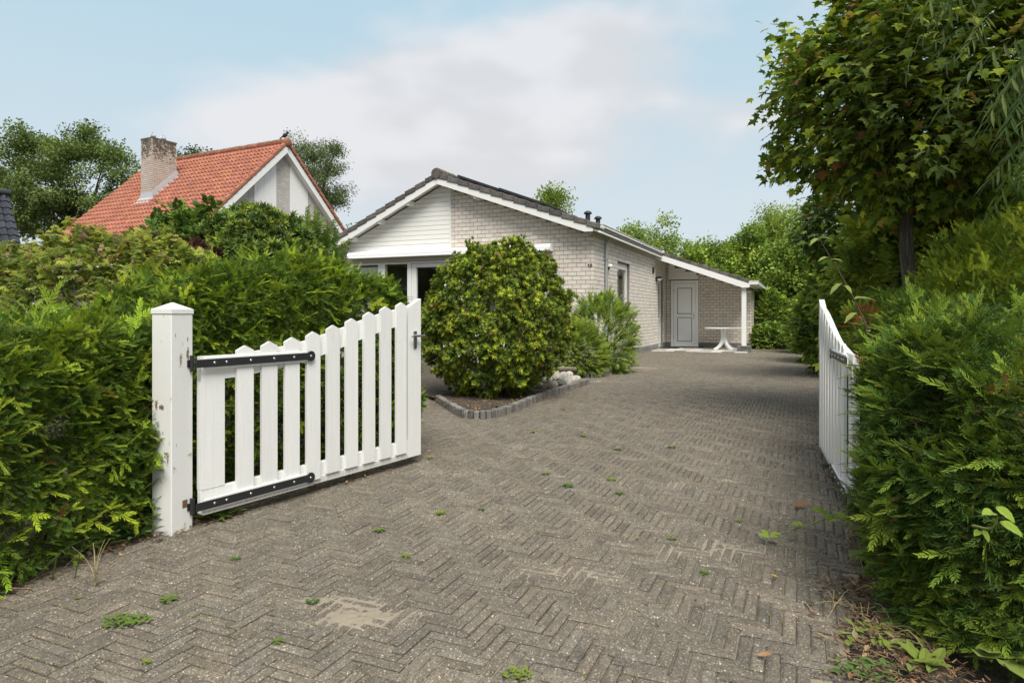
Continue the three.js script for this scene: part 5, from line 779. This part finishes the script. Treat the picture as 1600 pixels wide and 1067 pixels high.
for (const [label, X, Z, c, rr, n, cr, seed, geos, share] of back) tree('garden_tree', label, 'tree', [X, Z], { seed, fork: Math.max(0.5, c[1] - rr[1] * 0.8), trunk: 0.09, centre: c, radii: rr, clumps: n, hollow: 0.2, clumpR: cr, per: 17, limbs: Math.round(n * 0.3), flat: 0.8, geos, mat: geos === AIRY ? LEAF.thin : LEAF.matt, old: [0.16, 0.245, 0.035], fresh: [0.34, 0.44, 0.06], freshShare: share, minY: 0.1 });
// ---------------------------------------------------------------- willow leaves hanging into the picture at the top right
{
  const t = thing('willow', 'willow with long narrow leaves hanging in at the top right corner', 'tree', [4.7, 0, -4.4], 0), r = rand(650), list = [], wood = [];
  mesh('trunk', tube([V(0.3, -0.1, 0), V(0.2, 1.6, 0.05), V(0, 3.1, 0), V(-0.3, 4.1, 0.1)], 0.12, 0.05, 12, 9), M.bark, t);
  const TW = [0, 1].map((k) => { const q = new Tris(), n = rand(660 + k), at = (f) => V(Math.sin(f * 2 + k) * 0.03, -0.3 * f * f, f * 0.55); for (let i = 0; i < 9; i++) { const a = at(i / 9), b = at((i + 1) / 9); q.quad(a, a.clone().add(V(0.003, 0, 0)), b.clone().add(V(0.002, 0, 0)), b); } for (let i = 0; i < 15; i++) { const f = 0.1 + 0.9 * i / 15, s = i % 2 ? 1 : -1, a = 0.5 + n() * 0.5; blade(q, at(f), V(s * Math.sin(a), -0.5 - n() * 0.5, Math.cos(a)).normalize(), V((n() - 0.5), 1, 0.2).normalize(), 0.13 * (0.75 + n() * 0.5), 0.016, 0.2, 0.05); } return q.build(false); });
  for (let i = 0; i < 90; i++) {
    const e = V(-1.75 + r() * 2.2, 2.4 + r() * 2.0, -0.7 + r() * 1.4); e.y -= (e.x + 1.9) * 0.06; const b = V(-0.3, 3.6, 0.1); if (i < 26) wood.push(tube([b, V(mix(b.x, e.x, 0.5), Math.max(b.y, e.y) + 0.25, mix(b.z, e.z, 0.5)), e], 0.018, 0.003, 8, 4));
    if ((e.x + 4.7) / (4.4 - e.z) < 0.69 + 0.1 * (3.6 - e.y)) continue;
    for (let k = 0; k < 3; k++) list.push({ m: pose(e.clone().add(dirR(r).multiplyScalar(0.12)), V(-0.9 + (r() - 0.5) * 1.2, -0.15 - r() * 0.45, (r() - 0.3) * 1.2), V(0, 1, 0).add(dirR(r).multiplyScalar(0.3)), 0.75 + r() * 0.45), c: vary(r, r() < 0.35 ? [0.15, 0.21, 0.06] : [0.075, 0.13, 0.03]) });
  }
  mesh('branches', merged(wood), M.twig, t);
  split(list, 2, r).forEach((l, k) => shower('foliage', TW[k], LEAF.thin, l, t));
}
// ---------------------------------------------------------------- stones, weeds, vines, litter
const ground = (px, py, y = 0) => { const Z = (1.2 - y) * 1020 / (py - 489.5); return V((px - 800) / 1020 * Z, y, -Z); };   // only used to read off places on the flat ground
{
  const r = rand(701), geos = [0, 1, 2, 3].map((k) => { const g = new THREE.IcosahedronGeometry(0.5, 3), p = g.attributes.position; for (let i = 0; i < p.count; i++) { const v = V(p.getX(i), p.getY(i), p.getZ(i)), s = 1 + 0.28 * N3(v.x * 2.2 + k * 5, v.y * 2.2, v.z * 2.2) + 0.08 * N3(v.x * 6, v.y * 6 + k, v.z * 6); p.setXYZ(i, v.x * s, v.y * s * 0.72, v.z * s * 0.8); } g.computeVertexNormals(); return metric(g, k * 0.3, 0); });
  const mats = [[0.62, 0.58, 0.52], [0.5, 0.48, 0.45], [0.26, 0.28, 0.26], [0.72, 0.68, 0.62]].map((c) => std({ color: C(...c), map: TX.stone, bumpMap: TX.soilUp, bumpScale: 0.006, roughness: 0.9 }));
  const BOULDERS = ['grey boulder at the near left tip of the stone pile, against the edging', 'dark boulder second along the edging in the stone pile', 'mid grey boulder third along the edging in the stone pile', 'tan grey boulder fourth along the edging in the stone pile', 'palest boulder at the right tip of the stone pile', 'pale boulder stacked behind the leftmost edging stone', 'tan boulder in the middle of the upper row of the pile', 'grey boulder right of the middle in the upper row', 'pale boulder at the right end of the upper row', 'dark boulder at the back left of the stone pile', 'tan boulder at the back middle of the stone pile', 'grey boulder at the back right, before the log', 'tan boulder half under the bush at the left of the pile', 'pale boulder deepest under the bush behind the pile'];
  const spots = [[0.62, 10.0, 0.25, 1], [0.78, 10.35, 0.24, 2], [0.92, 10.6, 0.24, 1], [1.02, 10.85, 0.22, 0], [1.1, 11.1, 0.2, 3], [0.55, 10.45, 0.26, 3], [0.72, 10.8, 0.24, 0], [0.86, 11.05, 0.22, 1], [0.98, 11.3, 0.2, 3], [0.48, 10.8, 0.24, 2], [0.62, 11.15, 0.22, 0], [0.78, 11.4, 0.2, 1], [0.4, 10.15, 0.22, 0], [0.3, 10.5, 0.2, 3]];
  spots.forEach(([x, z, s, m], i) => { const o = mesh('boulder', geos[i % 4], mats[m], scene); s *= 0.8; o.position.set(x, 0.05 + s * 0.24 + (i > 4 && i < 12 ? 0.05 : 0), -z); o.scale.setScalar(s); o.rotation.set(r() * 0.6, r() * 6.3, r() * 0.6); tag(o, BOULDERS[i], 'boulder', 'boulders piled at the end of the block edging'); });
  const pale = M.bark.clone(); pale.color.setRGB(2.6, 2.5, 2.3); const lg = mesh('log', merged([tube([V(0.62, 0.2, -11.3), V(0.85, 0.21, -11.5), V(1.12, 0.2, -11.65)], 0.05, 0.042, 8, 8), metric(new THREE.SphereGeometry(0.049, 10, 8).translate(0.62, 0.2, -11.3)), metric(new THREE.SphereGeometry(0.041, 10, 8).translate(1.12, 0.2, -11.65))]), pale, scene); tag(lg, 'short bleached log lying behind the boulder pile', 'log');
}
{
  // weeds in the joints of the drive
  const rosette = (seed, n, l, w) => { const t = new Tris(), r = rand(seed); for (let i = 0; i < n; i++) { const a = r() * 6.28, s = 0.25 + r() * 0.6; blade(t, V(Math.cos(a) * 0.01 * r(), 0.002, Math.sin(a) * 0.01), V(Math.cos(a), s, Math.sin(a)).normalize(), V(0, 1, 0), l * (0.5 + r() * 0.7), w * (0.7 + r() * 0.6), 0.3, 0.1); } return t.build(false); };
  const green = [[0.13, 0.2, 0.03], [0.19, 0.25, 0.04], [0.1, 0.17, 0.035]].map((c) => leafMat(...c, { roughness: 0.95 }));
  const proto = thing('weed', 'tiny green weed sprouting from a joint of the brick drive', 'weed', [0, 0, 0], 0, 'tiny weeds in the joints of the drive'); mesh('leaves', rosette(711, 22, 0.035, 0.012), green[0], proto);
  const alt = rosette(712, 30, 0.03, 0.014), r = rand(713);
  const spots = [[592, 830, 1.3], [690, 803, 1.2], [888, 760, 1.5], [853, 741, 1.3], [955, 750, 1.2], [968, 772, 1.2], [912, 682, 1.6], [831, 676, 1.3], [964, 703, 1.3], [1050, 843, 1.0], [634, 870, 0.9], [488, 941, 0.9], [263, 938, 1.4], [122, 935, 0.7], [367, 874, 0.9], [434, 1003, 0.9], [880, 640, 1.5], [1050, 700, 1.2], [1101, 895, 0.7], [228, 1036, 0.8], [752, 796, 0.7], [1155, 815, 0.8], [672, 716, 1.4], [1295, 730, 2.2]];
  spots.forEach(([x, y, s], i) => { const o = i ? copyOf(proto) : proto; const p = ground(x, y); o.position.set(p.x, 0.0, p.z); o.rotation.y = r() * 6.28; o.scale.setScalar(s * (0.62 + r() * 0.35)); if (i % 3) { const m = o.children[0]; m.geometry = i % 2 ? alt : m.geometry; m.material = green[i % 3]; } });
  const clump = (label, px, py, n, rad, l, w, seed, mat = green[0], lift = 0) => { const p = ground(px, py), t = thing('weed', label, 'weed', [p.x, lift, p.z]), q = new Tris(), big = [], k = rand(seed); for (let i = 0; i < n; i++) { const a = k() * 6.28, d = Math.sqrt(k()) * rad, o = V(Math.cos(a) * d * 1.6, 0.004, Math.sin(a) * d), b = k() * 6.28; const L = l * (0.6 + k() * 0.7), W = w * (0.7 + k() * 0.6), dir = V(Math.cos(b), 0.3 + k() * 0.9, Math.sin(b)).normalize(); if (l >= 0.09 && w > 0.02) big.push(bigLeaf(1, W / L, w / l > 0.5 ? 0.6 : 0.1, 0.2, 0.4).applyMatrix4(pose(o, dir, V(0, 1, 0), L))); else blade(q, o, dir, V(0, 1, 0), L, W, 0.3, 0.1); } if (q.p.length) big.push(q.build(false)); mesh('leaves', merged(big), mat, t); return t; };
  clump('spreading low patch of green weed at the bottom left of the drive', 195, 972, 120, 0.055, 0.022, 0.012, 721);
  clump('small mossy green weed at the bottom edge of the drive', 808, 1057, 60, 0.03, 0.025, 0.008, 722, green[1]);
  clump('leafy weed growing under the hinge end of the left gate', 335, 808, 40, 0.07, 0.09, 0.035, 723, green[0]);
  clump('tuft of broad weeds at the foot of the gate post', 195, 836, 46, 0.13, 0.13, 0.055, 724, green[2]);
  clump('broad green weed sprig between the left hedge and gate post', 225, 815, 30, 0.08, 0.17, 0.05, 725, green[0]);
  clump('low weeds in the litter at the foot of the right hedge', 1395, 1000, 90, 0.11, 0.04, 0.02, 726, green[1]);
  clump('weeds with rounded leaves below the right hedge corner', 1360, 1050, 60, 0.07, 0.035, 0.018, 727, green[2]);
  clump('upright green weed with large leaves at the foot of the right hedge', 1440, 1042, 14, 0.03, 0.09, 0.045, 728, green[1]);
  clump('cluster of large heart-shaped leaves in the bottom right corner', 1572, 1066, 9, 0.045, 0.085, 0.06, 729, green[1], 0.06);
  clump('grass at the front edge of the corner bed', 985, 572, 60, 0.12, 0.16, 0.012, 730, green[0]);
  clump('low grass beside the edging of the corner bed', 950, 583, 60, 0.2, 0.14, 0.012, 733, green[1]);
  // dry grass tuft on the left
  const g = ground(148, 915), tuft = thing('grass_tuft', 'thin dry grass tuft with long bleached stalks by the left hedge', 'grass tuft', [g.x, 0, g.z]), q = new Tris(), k = rand(731);
  for (let i = 0; i < 26; i++) { const a = k() * 6.28, h = 0.06 + k() * 0.2, lean = 0.03 + k() * 0.12; let o = V(0, 0, 0); for (let j = 0; j < 5; j++) { const f = (j + 1) / 5, e = V(Math.cos(a) * lean * f * f, h * f * (1 - 0.25 * f), Math.sin(a) * lean * f * f), w = V(-Math.sin(a), 0, Math.cos(a)).multiplyScalar(0.0016 * (1 - f * 0.6)); q.quad(o.clone().sub(w), o.clone().add(w), e.clone().add(w), e.clone().sub(w)); o = e; } }
  mesh('blades', q.build(false), M.straw, tuft);
  // long green grass blades at the foot of the left hedge
  const g2 = ground(30, 905), tg = thing('grass_tuft', 'few long green grass blades arching out of the left hedge', 'grass tuft', [g2.x, 0, g2.z]), q2 = new Tris();
  for (let i = 0; i < 16; i++) { const a = -0.8 + k() * 1.9, h = 0.1 + k() * 0.18, len = 0.1 + k() * 0.2; let o = V((k() - 0.5) * 0.5, 0, (k() - 0.5) * 0.1), s = o.clone(); for (let j = 0; j < 7; j++) { const f = (j + 1) / 7, e = s.clone().add(V(Math.cos(a) * len * f, h * (1.9 * f - 1.3 * f * f), Math.sin(a) * len * f)), w = V(-Math.sin(a), 0, Math.cos(a)).multiplyScalar(0.004 * (1.02 - f)); q2.quad(o.clone().sub(w), o.clone().add(w), e.clone().add(w), e.clone().sub(w)); o = e; } }
  mesh('blades', q2.build(false), leafMat(0.12, 0.2, 0.04, { roughness: 0.95 }), tg);
}
{
  // climbing shoot that trails over the drive, and one in the right hedge
  const lm = leafMat(0.30, 0.42, 0.055, { roughness: 0.95, transmission: 0.45 }), st = std({ color: C(0.22, 0.26, 0.07), roughness: 0.8 });
  const heart = bigLeaf(1.1, 1.05, 0.75, 0.18, 0.3); 
  const shoot = (label, pts, leaves) => { const t = thing('climbing_shoot', label, 'vine', [0, 0, 0]), r = rand(pts.length * 13 + leaves.length); if (pts[0].y < 0.3) { t.position.set(-0.09, 0.01, 0.02); t.scale.setScalar(1.0); } mesh('stem', tube(pts, 0.0045, 0.0018, 16, 6), st, t); for (const [p, d, s] of leaves) { const m = mesh('leaf', heart, lm, t); m.applyMatrix4(pose(p, d, V((r() - 0.5) * 0.5, 1, 0.35).normalize(), s)); } };
  shoot('bright green climbing shoot trailing from the right hedge onto the drive', [V(1.9, 0.2, -3.42), V(1.72, 0.13, -3.4), V(1.55, 0.06, -3.42), V(1.42, 0.03, -3.42)], [[V(1.74, 0.14, -3.36), V(-0.5, 0.15, 0.5), 0.085], [V(1.77, 0.15, -3.38), V(0.3, -0.1, 0.6), 0.075], [V(1.71, 0.15, -3.4), V(-0.6, 0.35, 0), 0.07], [V(1.58, 0.09, -3.4), V(-0.5, 0.25, 0.3), 0.055], [V(1.57, 0.09, -3.42), V(0.1, 0.2, 0.5), 0.05], [V(1.46, 0.04, -3.4), V(-0.6, 0.1, 0.4), 0.045], [V(1.45, 0.04, -3.42), V(0.5, 0.2, 0.5), 0.04], [V(1.41, 0.035, -3.4), V(-0.8, 0.2, -0.2), 0.04], [V(1.42, 0.035, -3.44), V(-0.2, 0.3, -0.6), 0.035]]);
  shoot('sprig of five lime green leaves sticking out of the right hedge', [V(1.52, 0.5, -2.15), V(1.46, 0.55, -1.98), V(1.44, 0.6, -1.93)], [[V(1.42, 0.61, -1.93), V(-0.6, 0.1, 0.3), 0.040], [V(1.44, 0.62, -1.92), V(0.3, -0.35, 0.5), 0.040], [V(1.47, 0.57, -1.94), V(0.45, -0.3, 0.5), 0.043], [V(1.41, 0.54, -1.97), V(-0.6, -0.1, 0.4), 0.025], [V(1.42, 0.54, -1.96), V(0.1, -0.5, 0.4), 0.025]]);
  // thin young sapling rising out of the right hedge
  const s = thing('sapling', 'thin sapling with paired pale leaves rising out of the right hedge', 'sapling', [0, 0, 0]), lv = leafMat(0.26, 0.32, 0.07, { roughness: 0.95, transmission: 0.45 }), base = V(2.36, 1.0, -4.25), tip = V(1.98, 1.68, -4.2);
  mesh('stem', tube([base, V(2.2, 1.32, -4.22), tip], 0.006, 0.002, 10, 6), M.twig, s);
  const bl = (() => { const t = new Tris(); blade(t, V(0, 0, 0), V(0, 0, 1), V(0, 1, 0), 1, 0.34, 0.35, 0.15); return t.build(false); })();
  for (const [f, dx, dy, dz, k] of [[1, -0.6, -0.1, 0.4, 0.17], [1, 0.7, 0.15, 0.3, 0.14], [0.98, 0.1, 0.8, 0.2, 0.1], [0.82, -0.8, 0.05, 0.4, 0.16], [0.8, 0.4, 0.1, 0.6, 0.13], [0.58, -0.9, -0.35, 0.3, 0.19], [0.56, 0.1, -0.2, 0.7, 0.15], [0.42, 0.95, 0.3, 0.2, 0.24], [0.3, -0.9, -0.25, 0.35, 0.2], [0.15, 0.8, 0.1, 0.5, 0.16], [0.12, -0.3, 0.3, 0.8, 0.12]]) { const m = mesh('leaf', bl, lv, s); m.applyMatrix4(pose(base.clone().lerp(tip, f), V(dx, dy, dz), V(0, 1, 0.2), k * 0.62)); }
}
{
  // litter: needles and dead leaves under the hedges and the bush, bits on the drive
  const t = thing('leaf_litter', 'brown needles and dead leaves along the foot of the hedges', 'leaf litter', [0, 0, 0]); t.userData.kind = 'stuff';
  const r = rand(741), needle = (() => { const q = new Tris(); q.quad(V(-0.0012, 0, 0), V(0.0012, 0, 0), V(0.0012, 0.002, 0.022), V(-0.0012, 0.002, 0.022)); return q.build(false); })(), dead = (() => { const q = new Tris(); blade(q, V(0, 0, -0.5), V(0, 0, 1), V(0, 1, 0), 1, 0.5, -0.35, 0.25); return q.build(false); })();
  const lines = [[[-2.6, 2.2], [-2.02, 3.5], 0.16, 1500], [[-2.0, 3.5], [-1.72, 3.95], 0.12, 600], [[-1.7, 3.9], [-0.7, 5.7], 0.14, 700], [[1.2, 1.9], [1.62, 2.9], 0.16, 2300], [[1.55, 2.7], [2.0, 3.7], 0.1, 800], [[2.0, 3.7], [2.9, 6.1], 0.1, 700], [[-0.9, 8.7], [-0.3, 7.8], 0.35, 700], [[-0.3, 7.8], [0.8, 10.2], 0.4, 1200], [[-0.5, 7.35], [1.3, 11.0], 0.1, 300], [[-0.9, 8.8], [-0.5, 8.9], 0.25, 900]], tones = [[0.14, 0.075, 0.035], [0.2, 0.115, 0.055], [0.28, 0.2, 0.11], [0.08, 0.05, 0.03]], a = [], b = [];
  for (const [[x0, z0], [x1, z1], w, n] of lines) for (let i = 0; i < n; i++) { const f = r(), e = (r() + r() + r() - 1.5) * w * 1.3, L = Math.hypot(x1 - x0, z1 - z0), p = V(mix(x0, x1, f) + (z1 - z0) / L * e, 0.004 + r() * 0.012 + (z0 > 7 && z0 < 8.8 ? 0.06 : 0), -(mix(z0, z1, f) - (x1 - x0) / L * e)), an = r() * 6.28, d = V(Math.cos(an), (r() - 0.5) * 0.3, Math.sin(an)); (i % 9 ? a : b).push({ m: pose(p, d, V((r() - 0.5) * 0.6, 1, (r() - 0.5) * 0.6), i % 9 ? 0.8 + r() : 0.015 + r() * 0.03), c: vary(r, tones[Math.floor(r() * 4)], 0.3) }); }
  for (let i = 0; i < 420; i++) { const z = 2.1 + r() * 9, x = -1.6 + r() * 3.6 + z * 0.1; b.push({ m: pose(V(x, 0.006, -z), V(Math.cos(i), 0, Math.sin(i)), V((r() - 0.5), 1, (r() - 0.5)), 0.008 + r() * r() * 0.022), c: vary(r, r() < 0.3 ? [0.3, 0.22, 0.05] : tones[Math.floor(r() * 3)], 0.3) }); }
  const mt = std({ side: THREE.DoubleSide, roughness: 1 }); shower('needles', needle, mt, a, t); shower('dead_leaves', dead, mt, b, t);
  const l = (label, px, py, s, c) => { const p = ground(px, py), o = mesh('dead_leaf', dead, std({ color: C(...c), side: THREE.DoubleSide, roughness: 0.9 }), scene); o.position.set(p.x, 0.014, p.z); o.rotation.set(0.1, px, 0.1); o.scale.setScalar(s); tag(o, label, 'dead leaf'); };
  l('curled brown leaf lying on the drive near the right gate', 1252, 795, 0.1, [0.22, 0.11, 0.05]); l('small yellow leaf lying on the drive by the right hedge', 1211, 907, 0.04, [0.45, 0.3, 0.05]); l('brown leaf lying on the bricks at the bottom right', 1195, 1032, 0.05, [0.3, 0.17, 0.08]);
  const tw = thing('twig', 'thin dry twig lying on the drive near the right hedge', 'twig', [0, 0, 0]); mesh('stick', tube([ground(1258, 940, 0.008), ground(1266, 950, 0.012), ground(1275, 961, 0.008)], 0.0022, 0.0014, 6, 5), M.straw, tw);
  const rt = thing('dry_stalks', 'tangle of dry grass stalks at the foot of the right hedge', 'dry stalks', [0, 0, 0]), sk = []; for (let i = 0; i < 24; i++) { const p = ground(1290 + r() * 110, 880 + r() * 130), an = r() * 6.28, L = 0.06 + r() * 0.14; sk.push(tube([p, p.clone().add(V(Math.cos(an) * L * 0.5, 0.02 + r() * 0.05, Math.sin(an) * L * 0.5)), p.clone().add(V(Math.cos(an) * L, 0.004, Math.sin(an) * L))], 0.0013, 0.0008, 6, 4)); } mesh('stalks', merged(sk), M.straw, rt);
}
renderer.render(scene, camera);
